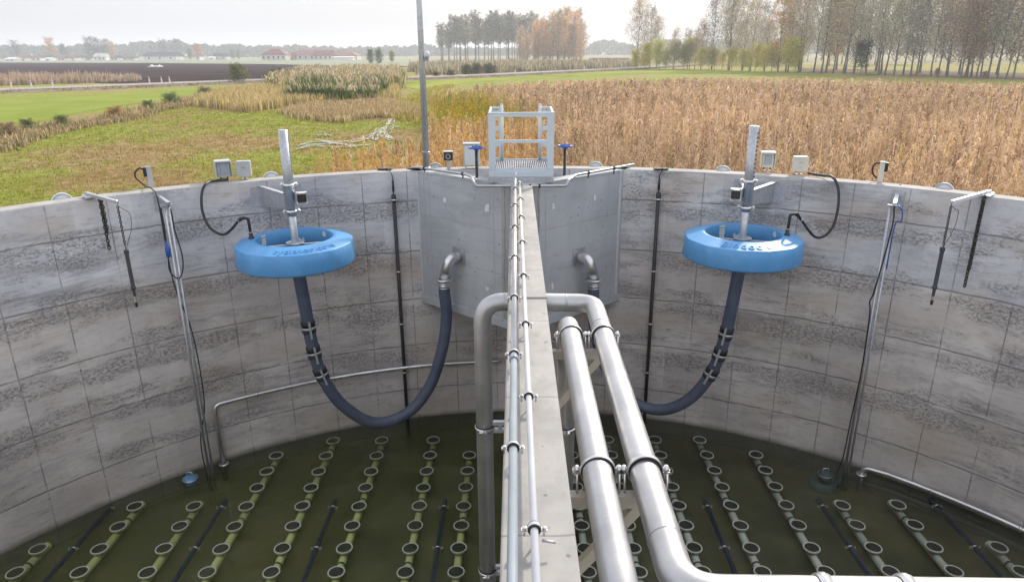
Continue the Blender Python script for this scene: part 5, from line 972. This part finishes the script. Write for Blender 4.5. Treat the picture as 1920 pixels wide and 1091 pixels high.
# --- dry maize
corn_poly = [T2(805, 173), T2(900, 157), T2(1000, 151), T2(1200, 147), T2(1500, 145), T2(1990, 158), (60, 60), (40, 20), (22, -2), (8, 3), (0, 12.2), (-3.4, 12.6), T2(600, 322, -2), T2(628, 302, -1.9), T2(730, 292, -1.9), T2(815, 268, -1.6), T2(880, 262, -1.4), T2(835, 240), T2(803, 236)]
yel = GR(860, 232)[:2]; yel2 = GR(900, 262)[:2]
def ccorn(P, c):
    g = np.exp(-(((P-yel)/np.array((4.5, 13)))**2).sum(1))+.9*np.exp(-(((P-yel2)/np.array((3, 5)))**2).sum(1)); r = rng.uniform(0, 1, len(P)); k = np.clip(g*1.25-r*.6, 0, 1)[:, None]
    y = np.where(rng.uniform(0, 1, (len(P), 1)) < .6, np.array([[.60, .42, .04]]), np.array([[.28, .33, .05]])); c = c*(1-k)+y*k
    near = np.clip((P[:, 0] < 1.5)*(1.6-P[:, 1]/28), 0, .6)[:, None]*(rng.uniform(0, 1, (len(P), 1)) < .7); c = c*(1-near)+np.array([[.62, .36, .07]])*near
    n = .5+.5*np.sin(P[:, 0]*.23+1.3*np.sin(P[:, 1]*.11))*np.sin(P[:, 1]*.17+.9*np.sin(P[:, 0]*.19)); return c*(.86+.26*n)[:, None]
CP = [(.62, .45, .29), (.74, .57, .40), (.47, .32, .20), (.68, .50, .26), (.30, .19, .125), (.30, .28, .10)]; CW = (.30, .24, .2, .14, .1, .02)
soil = sheet('corn_soil', corn_poly[:9]+[tuple(cylp(a, RAD+.31, 0)[:2]) for a in np.linspace(1.5, -.20, 24)]+corn_poly[12:], 'soil', .02)
stuff('corn_field', [plants(scatter(corn_poly, 9, 0, 26), 1.7, 18, .38, .026, CP, .03, CW, cfun=ccorn), plants(scatter(corn_poly, 5, 26, 52), 1.75, 13, .44, .044, CP, .05, CW, cfun=ccorn),
    plants(scatter(corn_poly, 2.8, 52, 95), 1.8, 8, .55, .085, CP, .08, CW, cfun=ccorn), plants(scatter(corn_poly, .9, 95, 200), 1.9, 7, .85, .20, CP, .14, CW, cfun=ccorn)], 'dry_leaf', 'dry brown maize standing close behind the tank as far as the trees', 'corn')
# --- meadow grass
mead = [(-9, 11.8), (-20, 9), (-60, 20)]+[tuple(GR(*q)[:2]) for q in ((-40, 300), (0, 275), (100, 250), (200, 232), (300, 208), (400, 192), (520, 210), (640, 232), (740, 205), (800, 190))]+[T2(803, 236), T2(815, 268, -1.6), T2(628, 302, -1.9), (-6.5, 12.8)]
gb = [(1.2, 1.15, 1.0), (1.0, 1.0, .9), (1.45, 1.3, 1.0), (.8, .85, .7)]
stuff('grass', [blades(scatter(mead, 55, 0, 22), .09, 6, .011, gb, .14, bend_=1.3), blades(scatter(mead, 20, 22, 36), .10, 6, .018, gb, .22, bend_=1.3), blades(scatter(mead, 6, 36, 90), .11, 6, .035, gb, .4, bend_=1.3)], 'grass', 'patchy green and straw coloured meadow grass left of the tank', 'grass')
# --- dry grass, reeds and scrub
g3 = lambda *a: [tuple(GR(*p)[:2]) for p in a]
TAN = [(.52, .41, .22), (.44, .33, .17), (.60, .48, .28), (.30, .27, .10)]; RED = [(.40, .26, .16), (.48, .33, .20), (.30, .20, .12), (.55, .42, .26), (.24, .24, .10)]
dg = [blades(scatter(g3((530, 212), (580, 196), (720, 190), (790, 205), (800, 222), (700, 222), (640, 232), (560, 225)), 7), .5, 10, .07, RED+TAN, .5), blades(scatter(g3((370, 200), (400, 180), (520, 165), (700, 160), (745, 170), (740, 190), (540, 200), (470, 212)), 4), .95, 9, .10, TAN+[(.55, .42, .14)], .6),
      blades(scatter(g3((802, 262), (880, 262), (880, 285), (660, 300), (760, 280)), 9), .5, 8, .05, TAN, .4), blades(scatter(g3((740, 195), (805, 168), (850, 160), (800, 200), (790, 232), (740, 225)), 2.5), .45, 8, .09, [(.42, .36, .08), (.3, .33, .06), (.5, .38, .15)], .5)]
stuff('dry_grass', dg, 'leaf', 'tall straw coloured grass round the reed bed beyond the meadow', 'dry grass')
rd1 = scatter(g3((540, 192), (575, 178), (700, 172), (725, 178), (715, 190), (640, 195)), 5); rd2 = scatter(g3((500, 165), (520, 152), (560, 142), (640, 138), (740, 136), (755, 148), (750, 168), (640, 178), (560, 182)), 1.5)
GRN = [(.07, .12, .03), (.11, .17, .04), (.16, .20, .06)]; PLM = [(.55, .44, .30), (.42, .34, .22), (.62, .52, .38)]
def hv(P): return .78+.30*np.sin(P[:, 0]*.45+1.1*np.sin(P[:, 1]*.2))*np.sin(P[:, 1]*.33+np.sin(P[:, 0]*.3))+rng.uniform(-.1, .1, len(P))
def plume(P, h, wd, k): n = len(P); v, c = blades(P, h*.35, k, wd, PLM, .5, z=GZ, bend_=.8); v[:, :, 2] += np.tile(np.repeat(h*.72, k), 2)[:, None]; return v, c
stuff('reed_bed', [blades(rd1, 2.2*hv(rd1), 12, .13, GRN, .5, bend_=.25), plume(rd1[::2], 2.5*hv(rd1[::2]), .16, 3), blades(rd2, 2.0*hv(rd2), 9, .2, GRN+TAN+[(.3, .3, .1)], .8, bend_=.25), plume(rd2[::2], 2.3*hv(rd2[::2]), .26, 3)], 'leaf', 'bed of green reeds with pale plumes in the middle distance', 'reeds')
dr = scatter(g3((-80, 163), (20, 161), (120, 158), (255, 154), (262, 150), (120, 152), (-80, 156)), 1.1); stuff('dry_reeds', [blades(dr, 1.45*hv(dr)/.8, 8, .16, [(.44, .33, .25), (.52, .41, .31), (.36, .27, .2)], .8, bend_=.3)], 'leaf', 'row of dry pinkish reeds beyond the road on the left', 'reeds')
dl = [GR(*q) for q in ((-80, 296), (0, 268), (60, 252), (130, 238), (200, 228), (260, 212), (320, 200), (380, 186), (440, 176))]; dls = spline(dl, 10); L, Rr = ribbon(dls, 3.6, 0); ditch = [tuple(p) for p in L]+[tuple(p) for p in Rr[::-1]]
dp = scatter(ditch, 6); stuff('ditch_scrub', [blades(dp, .27, 10, .08, RED+[(.16, .16, .07), (.5, .4, .24), (.10, .13, .05)], .5), blades(dp[rng.uniform(0, 1, len(dp)) < .10*(1+np.sin(dp[:, 1]*.9))], .6, 7, .07, RED+TAN, .5)], 'leaf', 'strip of rusty weeds along the ditch between the meadow and the green field', 'weeds')
bk = [RD[i] for i in range(0, len(RD))]; L, Rr = ribbon(bk, 12.5, 0); L2, R2 = ribbon(bk, 8.4, 0); side_ = [tuple(p) for p in Rr]+[tuple(p) for p in R2[::-1]]; sp = scatter(side_, 1.1, 60, 320); stuff('roadside_weeds', [blades(sp, .45, 5, .14, [(.25, .19, .12), (.16, .13, .08), (.3, .28, .1)], .7)], 'leaf', 'low brown weeds on the bank along the road', 'weeds')
hd = scatter([(-22, 168), (-4, 176), (18, 200), (42, 238), (46, 262), (22, 240), (-2, 205), (-24, 190)], .35, 0, 400, 1.3); hd = np.concatenate([hd, scatter(g3((770, 136), (860, 134), (960, 130), (1160, 127), (1160, 123.5), (960, 125), (860, 127), (775, 130)), .5, 0, 400)])
stuff('hedge_reeds', [blades(hd, 1.9*hv(hd)/.8, 8, .35, [(.30, .27, .18), (.20, .20, .12), (.46, .40, .28), (.36, .29, .20)], 1.4, bend_=.3)], 'leaf', 'long low band of grey brown reeds and brush beyond the road', 'brush')
# --- trees
def tree_meshes(seed, h, base, spread, nl, ls, limb=16, lean=.03, up=.55, dense=1., clump=.9):
    rs = np.random.default_rng(seed); tr = MB(); P = []; x = y = 0.
    N_ = 9
    for i in range(N_): P.append(arr(x, y, h*.96*i/(N_-1))); x += rs.normal(0, lean*h/N_); y += rs.normal(0, lean*h/N_)
    r0 = h*.0085; tr.tube(P, [r0*(1.35 if i == 0 else 1)*(1-.88*i/(N_-1)) for i in range(N_)], 7, False)
    tips = []
    def at(u): f = u*(N_-1); i = min(int(f), N_-2); return P[i]*(1-f+i)+P[i+1]*(f-i)
    for k in range(limb):
        u = base+(.97-base)*(k+rs.uniform(0, 1))/limb; a = at(u); an = k*2.4+rs.uniform(-.5, .5); rel = (u-base)/(1-base); ln = h*spread*(1-.55*rel)*(.55+.45*min(1, rel*4+.3))*rs.uniform(.7, 1.2)
        d = arr(math.cos(an), math.sin(an), 0); pts = [a, a+d*ln*.35+arr(0, 0, ln*up*.45), a+d*ln*.7+arr(0, 0, ln*up*1.15), a+d*ln+arr(0, 0, ln*up*2.)]; pts = spline(pts, 3); tr.tube(pts, [r0*.42*(1-.85*i/(len(pts)-1))*(1-.5*u) for i in range(len(pts))], 5, False)
        for i in range(3, len(pts)): tips.append((pts[i], ln))
        for j in range(3):
            b = pts[rs.integers(3, len(pts)-1)]; dd = rs.normal(0, 1, 3); dd[2] = abs(dd[2])*.9; dd /= np.linalg.norm(dd); e = b+dd*ln*.45; tr.tube([b, (b+e)/2+arr(0, 0, .1), e], [r0*.14, r0*.1, r0*.04], 4, False); tips += [(e, ln*.8), ((b+e)/2, ln*.7)]
    tips.append((P[-1], h*.06)); T_ = np.array([t[0] for t in tips]); W = np.array([max(.35, t[1]) for t in tips]); idx = rs.integers(0, len(T_), nl); live = rs.uniform(0, 1, len(T_)) < dense; idx = idx[live[idx]]
    c = T_[idx]+rs.normal(0, 1, (len(idx), 3))*(W[idx]*.22*clump)[:, None]; n = len(c); u1 = rs.normal(0, 1, (n, 3)); u1 /= np.linalg.norm(u1, axis=1)[:, None]; u2 = np.cross(u1, rs.normal(0, 1, (n, 3))); u2 /= np.linalg.norm(u2, axis=1)[:, None]
    s = (ls*rs.uniform(.5, 1.3, n))[:, None]; V = np.stack([c-u1*s*.5, c+u2*s*.32, c+u1*s*.5, c-u2*s*.32], 1); cl = rs.uniform(.72, 1.28, len(T_))[idx][:, None]*rs.uniform(.8, 1.2, (n, 1)); hue = rs.normal(0, .06, (len(T_), 3))[idx]
    return tr, V, np.clip(cl*(1+hue), .2, 2)
PROTO = {}
def proto(key, *a, **k):
    tr, V, K = tree_meshes(*a, **k); me = bpy.data.meshes.new('trunk'); me.from_pydata([tuple(v) for v in tr.v], [], tr.f); me.polygons.foreach_set('use_smooth', tr.s); me.materials.append(M['bark'])
    o = quads('crown', V, K, 'leaf'); cm = o.data; bpy.data.objects.remove(o); PROTO[key] = (me, cm); return key
def plant_tree(key, name, pos, scale, col, label, cat, group, rz=None, sxy=1.):
    t = thing(name, label, cat, pos, group); t.rotation_euler = (0, 0, random.uniform(0, 6.28) if rz is None else rz); t.scale = (scale*sxy, scale*sxy, scale)
    for nm, me in zip(('trunk', 'crown'), PROTO[key]): o = bpy.data.objects.new(nm, me); C.objects.link(o); o.parent = t; o.color = (*col, 1)
    return t
tall = [proto('tall%d' % i, 40+i, 20, .12, .20, 5000, .34, 32, .04, .85, .85, clump=1.05) for i in range(5)]
thin = [proto('thin%d' % i, 60+i, 20, .16, .17, 3000, .32, 28, .055, .9, .8, clump=.95) for i in range(4)]
popl = [proto('popl%d' % i, 80+i, 22, .36, .13, 2600, .50, 20, .015, .8, .85) for i in range(4)]
orng = [proto('orng%d' % i, 90+i, 22, .05, .15, 2900, .50, 28, .015, .9, .9, clump=1.25) for i in range(4)]
shrb = [proto('shrb%d' % i, 100+i, 6.5, .10, .34, 5200, .22, 30, .07, .75, .9, clump=1.15) for i in range(3)]
bush = [proto('bush%d' % i, 110+i, 2.2, .0, .46, 2600, .15, 26, .09, .5, 1., clump=1.1) for i in range(3)]
rt = random.Random(5)
GREY = [(.50, .48, .42), (.44, .43, .41), (.56, .51, .39), (.48, .46, .34), (.56, .48, .37)]
def row_at(x): return 130+(x-1190)*.012 if x < 1300 else 131.5+(x-1300)*.031
# front row against the maize, then the rows behind it
i = 0
for x in [1192, 1212, 1238] + list(range(1262, 1960, 19)):
    for back in ((0, 1) if x > 1460 and rt.random() < .45 else (0,)):
        xx = x+rt.uniform(-9, 9)+back*9; p = GR(xx, row_at(xx)-(.5 if not back else 2.2)-rt.uniform(0, 1.2)); top = 22 if x < 1225 else 40 if x < 1260 else 60 if x < 1330 else 8 if x < 1480 else -25; dist = math.hypot(p[0], p[1]); hpx = (row_at(xx)-top)*rt.uniform(.88, 1.08); h = hpx*p[1]/F*1.01
        orange = not back and (1550 < x < 1575 or 1440 < x < 1458); brown = x > 1790 and rt.random() < .4 or 1285 < x < 1325
        col = (.66, .45, .22) if orange else (.46, .35, .27) if brown else rt.choice(GREY); key = rt.choice(tall if (orange or brown or x < 1480 or rt.random() < .45) else thin)
        lab = 'tall tree with orange leaves among the grey ones behind the maize' if orange else 'tall tree with brown foliage in the wood behind the maize' if brown else 'tall thin grey-green tree in the wood behind the maize'
        plant_tree(key, 'tall_tree', arr(p[0], p[1], GZ), h/20, col, lab, 'tree', 'orange leaved trees behind the maize' if orange else 'brown leaved trees behind the maize' if brown else 'grey trees of the wood behind the maize', sxy=1.0); i += 1
for x in range(1380, 1990, 20):
    Y = rt.uniform(240, 360); d = ray(x+rt.uniform(-8, 8), 112); plant_tree(rt.choice(tall), 'tall_tree', arr(d[0]/d[1]*Y, Y, GZ), rt.uniform(.5, .85), rt.choice(GREY), 'hazy tree far behind the trunks of the right wood', 'tree', 'hazy trees far behind the right wood', sxy=1.5)
for x in range(1500, 1990, 75):
    p = GR(x+rt.uniform(-8, 8), row_at(x)-7-rt.uniform(0, 2)); plant_tree(rt.choice(tall), 'tall_tree', arr(p[0], p[1], GZ), rt.uniform(1.1, 1.5), rt.choice(GREY), 'grey tree standing deeper in the wood on the right', 'tree', 'deeper trees of the right wood')
for x in range(1190, 1504, 15):
    p = GR(x+rt.uniform(-5, 5), row_at(x)+rt.uniform(-1.2, .7)); k = rt.uniform(.65, 1.3)*(.75 if x < 1215 or x > 1480 else 1.); plant_tree(rt.choice(shrb), 'young_tree', arr(p[0], p[1], GZ), k, rt.choice([(.58, .54, .15), (.66, .58, .16), (.50, .50, .17), (.44, .42, .21)]), 'low yellow-green young tree in the row before the wood', 'young tree', 'yellow-green young trees along the maize', sxy=1.25)
p = GR(1612, row_at(1612)+.3); plant_tree(shrb[0], 'dark_bush', arr(p[0], p[1], GZ), .92, (.055, .075, .055), 'dense dark green bush alone before the trunks of the wood', 'bush', None, sxy=1.1)
for x in (1757, 1845):
    p = GR(x, row_at(x)-rt.uniform(0, 2)); plant_tree(rt.choice(bush), 'undergrowth_bush', arr(p[0], p[1], GZ), rt.uniform(.5, .8), rt.choice([(.30, .22, .17), (.34, .26, .17), (.26, .24, .18)]), 'low rusty bush among the trunks on the right', 'bush', 'rusty bushes among the trunks')
for r_, Y in ((0, 430), (1, 448), (2, 470)):
    for x in np.linspace(828, 1000, 15 if r_ == 0 else 12):
        xx = x+rt.uniform(-4, 4); d = ray(xx, 112); X = d[0]/d[1]*Y; hh = (26.5 if xx > 845 else 21)*rt.uniform(.9, 1.06)
        plant_tree(rt.choice(popl), 'poplar', arr(X, Y+rt.uniform(-4, 4), GZ), hh/22*.98, rt.choice([(.36, .35, .28), (.40, .37, .30), (.33, .33, .28), (.43, .39, .29)]), 'bare stemmed grey-green poplar in the stand beyond the fields', 'poplar', 'grey poplars of the far stand', sxy=1.35)
for r_, Y in ((0, 372), (1, 388), (2, 404)):
    for x in np.linspace(978, 1088, 11):
        xx = x+rt.uniform(-4, 4); d = ray(xx, 112); X = d[0]/d[1]*Y; px_h = np.interp(xx, [975, 1000, 1030, 1060, 1085, 1100], [60, 62, 80, 86, 84, 60]); hh = px_h*Y/F*rt.uniform(.70, 1.03)
        plant_tree(rt.choice(orng), 'poplar', arr(X, Y+rt.uniform(-4, 4), GZ), hh/22, rt.choice([(.68, .44, .26), (.58, .43, .28), (.72, .52, .30), (.46, .40, .30), (.50, .42, .30)]), 'leafy poplar turned orange at the right end of the far stand', 'poplar', 'orange poplars of the far stand', sxy=rt.uniform(1.0, 1.4))
for x, row, s_, c, lab in ((695, 121.5, 2.7, (.17, .19, .09), 'slim young tree left of its rounder twin beyond the ploughed field'), (711, 121.5, 2.75, (.15, .19, .07), 'round green tree with a slim twin beyond the ploughed field'), (735, 117, 2.5, (.24, .23, .10), 'small pale tree right of the twin trees')): p = GR(x, row); plant_tree(bush[0 if x == 695 else 1], 'field_tree', arr(p[0], p[1], GZ), s_, c, lab, 'tree', None, sxy=.72)
for k, (x, row, s_, c) in enumerate([(447, 156, 1.3, (.18, .2, .07)), (875, 142, .95, (.13, .14, .07)), (893, 142, 1.05, (.15, .14, .08)), (915, 141, 1.0, (.13, .13, .08)), (845, 145, .6, (.1, .11, .06)), (818, 146, .5, (.13, .12, .07)), (925, 140, .8, (.12, .12, .07)), (520, 153, .95, (.12, .15, .07)), (545, 151, .9, (.13, .16, .07)), (575, 150, .85, (.16, .17, .08)), (660, 147, .7, (.12, .15, .06))]):
    p = GR(x, row); plant_tree(bush[k % 3], 'roadside_bush', arr(p[0], p[1], GZ), s_, c, 'bush on the far side of the road', 'bush', 'bushes along the road', sxy=1.6)
for k, (x, row, s_, c) in enumerate([(52, 246, .38, (.24, .25, .12)), (118, 236, .36, (.25, .29, .12)), (218, 222, .45, (.46, .32, .15)), (278, 207, .42, (.20, .26, .10)), (322, 196, .55, (.22, .28, .10)), (385, 184, .6, (.34, .28, .16)), (20, 258, .45, (.42, .33, .2))]):
    p = GR(x, row); plant_tree(bush[k % 3], 'ditch_bush', arr(p[0], p[1], GZ), s_*.85, c, ['grey-green bush on the ditch near the left edge', 'green bush on the ditch left of the rusty one', 'rusty orange bush on the ditch', 'dark green bush where the ditch nears the road', 'tallest green bush on the ditch', 'brown bush at the far end of the ditch', 'pale brown bush on the ditch at the left edge'][k], 'bush', None, sxy=2.0)
for x, Y, top, c, lab, kk in ((98, 700, 74, (.62, .40, .20), 'pale orange tree standing alone above the village', 'orng1'), (32, 700, 75, (.12, .11, .10), 'bare tree above the village at the far left', 'thin1'), (122, 720, 84, (.10, .13, .11), 'small dark tree right of the pale orange one', 'orng2'), (172, 780, 73, (.10, .12, .09), 'big dark tree left of the dark group behind the village', 'orng3'), (187, 790, 74, (.11, .12, .09), 'middle tree of the dark group behind the village', 'orng0'), (201, 780, 77, (.12, .13, .09), 'right tree of the dark group behind the village', 'orng1'), (212, 770, 80, (.55, .36, .15), 'yellow tree at the right end of the dark group', 'orng2'), (310, 900, 77, (.13, .14, .11), 'left of the twin trees behind the long barn', 'orng3'), (335, 900, 77, (.13, .14, .11), 'right of the twin trees behind the long barn', 'orng0'), (357, 640, 91, (.28, .27, .10), 'yellow-green tree right of the long barn', 'orng1'), (372, 660, 84, (.60, .33, .14), 'orange tree right of the long barn', 'orng2'), (437, 640, 95, (.22, .24, .12), 'small green tree left of the red farm', 'orng3'), (448, 650, 96, (.24, .25, .13), 'small pale tree nearest the red farm', 'orng0')):
    d = ray(x, 112); X = d[0]/d[1]*Y; hz = (103.5-(x*.0058)-top)*Y/F+4.9; plant_tree(kk, 'village_tree', arr(X, Y, GZ), hz/22, c, lab, 'tree', None, sxy=2.2)
# far woods: one mass
prof = [(-300, 88), (0, 89), (60, 88), (120, 91), (165, 86), (215, 90), (250, 84), (300, 82), (345, 80), (352, 86), (400, 88), (430, 87), (480, 90), (560, 89), (640, 92), (700, 91), (790, 89), (800, 86), (830, 92), (1100, 95), (1108, 84), (1130, 80), (1150, 80), (1170, 84), (1185, 90), (1250, 80), (1500, 78), (2200, 76)]
n = 30000; px = rng.uniform(-300, 2200, n); Y = rng.uniform(1000, 1250, n); top = np.interp(px, [a for a, b in prof], [b for a, b in prof])+np.sin(px*.11)*1.2+np.sin(px*.37)*1.1+np.sin(px*.9)*.7
dx = np.array([ray(x, 100)[0]/ray(x, 100)[1] for x in px]); hor = 104.1-px*.00588; ht = (hor-top)*Y/F+4.9; ht = np.maximum(ht, 6); zz = GZ+ht*rng.uniform(0, 1, n)**.6
c = np.stack([dx*Y, Y, zz], 1); u1 = rng.normal(0, 1, (n, 3)); u1 /= np.linalg.norm(u1, axis=1)[:, None]; u2 = np.cross(u1, rng.normal(0, 1, (n, 3))); u2 /= np.linalg.norm(u2, axis=1)[:, None]; s = rng.uniform(1.5, 4.2, (n, 1))
o = quads('far_wood', np.stack([c-u1*s, c+u2*s*.7, c+u1*s, c-u2*s*.7], 1), pal([(.10, .12, .07), (.14, .13, .08), (.08, .10, .06)], n), 'leaf'); tag(o, 'hazy wood closing the plain along the horizon', 'wood', None, 'stuff')
# --- village
def house(px, Y, wpx, wall, roof, wm, rm, label, cat='house', dp=9., win=3, hip=False, group=None, yaw=0.):
    d = ray(px, 112); X = d[0]/d[1]*Y; W_ = wpx*Y/F; q = arr(X, Y, GZ); t = thing('farm_building' if cat == 'barn' else 'village_house', label, cat, q, group); t.rotation_euler = (0, 0, yaw)
    g = MB(); g.box(q+arr(-W_/2, 0, 0), q+arr(W_/2, dp, wall))
    if not hip: g.prism([q+arr(-W_/2, 0, wall), q+arr(-W_/2, dp, wall), q+arr(-W_/2, dp/2, wall+roof-.15)], (W_, 0, 0))
    build('wall', g, wm, t); g = MB(); e = .5; o_ = dp*.45 if hip else -e; z0 = wall-.05
    vs = [q+arr(-W_/2-e, -e, z0), q+arr(W_/2+e, -e, z0), q+arr(W_/2+e, dp+e, z0), q+arr(-W_/2-e, dp+e, z0), q+arr(-W_/2+o_, dp/2, z0+roof), q+arr(W_/2-o_, dp/2, z0+roof)]; vs += [v+arr(0, 0, .22) for v in vs]
    g.add(vs, [(6, 7, 11, 10), (8, 9, 10, 11), (6, 10, 9), (7, 8, 11), (1, 0, 3, 2), (0, 1, 7, 6), (1, 2, 8, 7), (2, 3, 9, 8), (3, 0, 6, 9)]); build('roof', g, rm, t)
    for k in range(win):
        x = -W_/2+W_*(k+.5)/win; g = MB(); g.box(q+arr(x-.6, -.06, wall*.32), q+arr(x+.6, -.005, wall*.78)); build('window', g, 'window', t)
    return t
house(300, 640, 58, 3.3, 3.4, 'plaster_white', 'roof_dark', 'long white barn with a dark roof on the left', 'barn', 14, 3); house(330, 648, 10, 3., 2., 'plaster_white', 'roof_dark', 'small white annex at the right end of the long barn', win=1)
house(513, 560, 44, 4.0, 4.2, 'plaster', 'roof_red', 'leftmost red roofed farm building with a hipped end', 'barn', 14, 5, True); house(546, 575, 26, 3., 2.6, 'plaster', 'roof_red', 'low red roofed building between the two big farm buildings', 'barn', 10, 3)
house(574, 565, 32, 3.8, 3.6, 'plaster', 'roof_brown', 'brown roofed farm building in the middle of the red farm', 'barn', 13, 3); house(606, 560, 33, 3.4, 3.6, 'plaster', 'roof_red', 'dark red roofed farm building right of the brown one', 'barn', 13, 4); house(646, 565, 46, 3.2, 3.2, 'plaster', 'roof_brown', 'rightmost brown roofed farm building', 'barn', 14, 4, True); house(644, 548, 34, 2.0, .5, 'plaster_white', 'plaster_white', 'low white greenhouse before the rightmost farm building', 'greenhouse', 5, 0)
vlab = ['white roofed', 'brown roofed', 'dark roofed', 'pale', 'red roofed', 'grey', 'small white', 'low brown', 'low dark', 'long low', 'twin left', 'twin right', 'tiny white', 'low grey']
for k, (x, Y, wd, wl, rf, wm, rm, lab) in enumerate([(18, 640, 18, 1.6, 1.4, 'plaster_white', 'plaster_white', 'flat white shed at the left edge of the village'), (38, 650, 16, 2.6, 2.2, 'plaster', 'roof_brown', 'brown roofed house next to the white shed'), (52, 660, 12, 2.4, 2., 'plaster', 'roof_dark', 'dark roofed cottage in the left village'), (67, 650, 17, 2.6, 2.4, 'plaster_white', 'roof_brown', 'brown roofed house with white walls in the left village'), (86, 680, 18, 2.4, 2.2, 'plaster', 'roof_dark', 'wide dark roofed house in the left village'), (89, 640, 8, 1.8, .8, 'plaster_white', 'plaster_white', 'tiny white shed in front of the wide dark roof'), (115, 660, 14, 2.4, 2.2, 'plaster', 'roof_brown', 'brown house below the small dark tree'), (136, 650, 9, 2.6, 2.6, 'plaster_white', 'roof_brown', 'narrow white gabled house left of the gap'), (152, 665, 8, 2.4, 2.2, 'plaster_white', 'roof_dark', 'narrow house right of the gap'), (164, 670, 14, 2.2, 1.8, 'plaster', 'roof_dark', 'low dark house below the dark trees'), (180, 660, 10, 3.2, 3., 'plaster_white', 'plaster', 'left of the two white gabled houses'), (194, 660, 9, 3., 2.8, 'plaster_white', 'plaster', 'right of the two white gabled houses'), (214, 670, 13, 2.2, 1.6, 'plaster', 'roof_dark', 'low grey house below the yellow tree'), (240, 680, 24, 1.8, 1.6, 'plaster', 'roof_dark', 'long low dark shed left of the long barn'), (371, 640, 7, 3., 2.6, 'plaster_white', 'roof_brown', 'small white gabled house under the orange tree'), (412, 660, 26, 3., 2.6, 'plaster', 'roof_dark', 'grey roofed house between the orange tree and the red farm'), (396, 650, 9, 1.8, .7, 'plaster_white', 'plaster_white', 'flat white shed right of the orange tree')]):
    house(x, Y, wd, wl, rf, wm, rm, lab, dp=8, win=2 if wd > 12 else 1, yaw=rt.uniform(-.25, .25))
for x, row, red in ((22, 165.5, 0), (60, 167, 1), (100, 166, 0), (281, 158.5, 0), (319, 158.5, 0), (742, 149.5, 0), (785, 148, 0), (304, 158.5, 0)):
    q = GR(x, row)+arr(0, 0, .28); t = thing('marker_post', ['white post with a red band beside the road at the far left', 'short white marker post beside the road'][0 if red else 1], 'post', q, None if red else 'white posts along the road'); g = MB(); g.box(q+arr(-.09, -.05, -.25), q+arr(.09, .05, .95)); build('post', g, 'marker', t); g = MB(); g.box(q+arr(-.095, -.055, .70), q+arr(.095, .055, .82)); build('band', g, 'marker_red' if red else 'black', t)
g = MB(); q = GR(296, 126.5); rs = random.Random(9)
for k in range(6): c = q+arr(rs.uniform(-2.5, 2.5), rs.uniform(-2, 2), .1); g.lathe(c, [(rs.uniform(1, 2), 0), (rs.uniform(.5, 1), .4), (0, rs.uniform(.5, 1.1))], 8)
tag(build('chalk_heap', g, 'plaster_white', None, q), 'white heap lying on the ploughed field', 'heap')
# ------------------------------------------------------------------ the air
hz = MB(); hz.box((-4200, -300, FLOOR-1.4), (4200, 4200, 60)); m = bpy.data.materials.new('haze'); m.use_nodes = True; nt = m.node_tree; nt.nodes.clear(); o_ = N(nt, 'ShaderNodeOutputMaterial'); p_ = N(nt, 'ShaderNodeVolumePrincipled'); p_.inputs['Color'].default_value = (.82, .87, .97, 1); p_.inputs['Density'].default_value = .00062; p_.inputs['Anisotropy'].default_value = .2; nt.links.new(p_.outputs[0], o_.inputs['Volume'])
hm = build('haze', hz, m); tag(hm, 'thin autumn haze over the whole plain', 'haze', None, 'stuff')
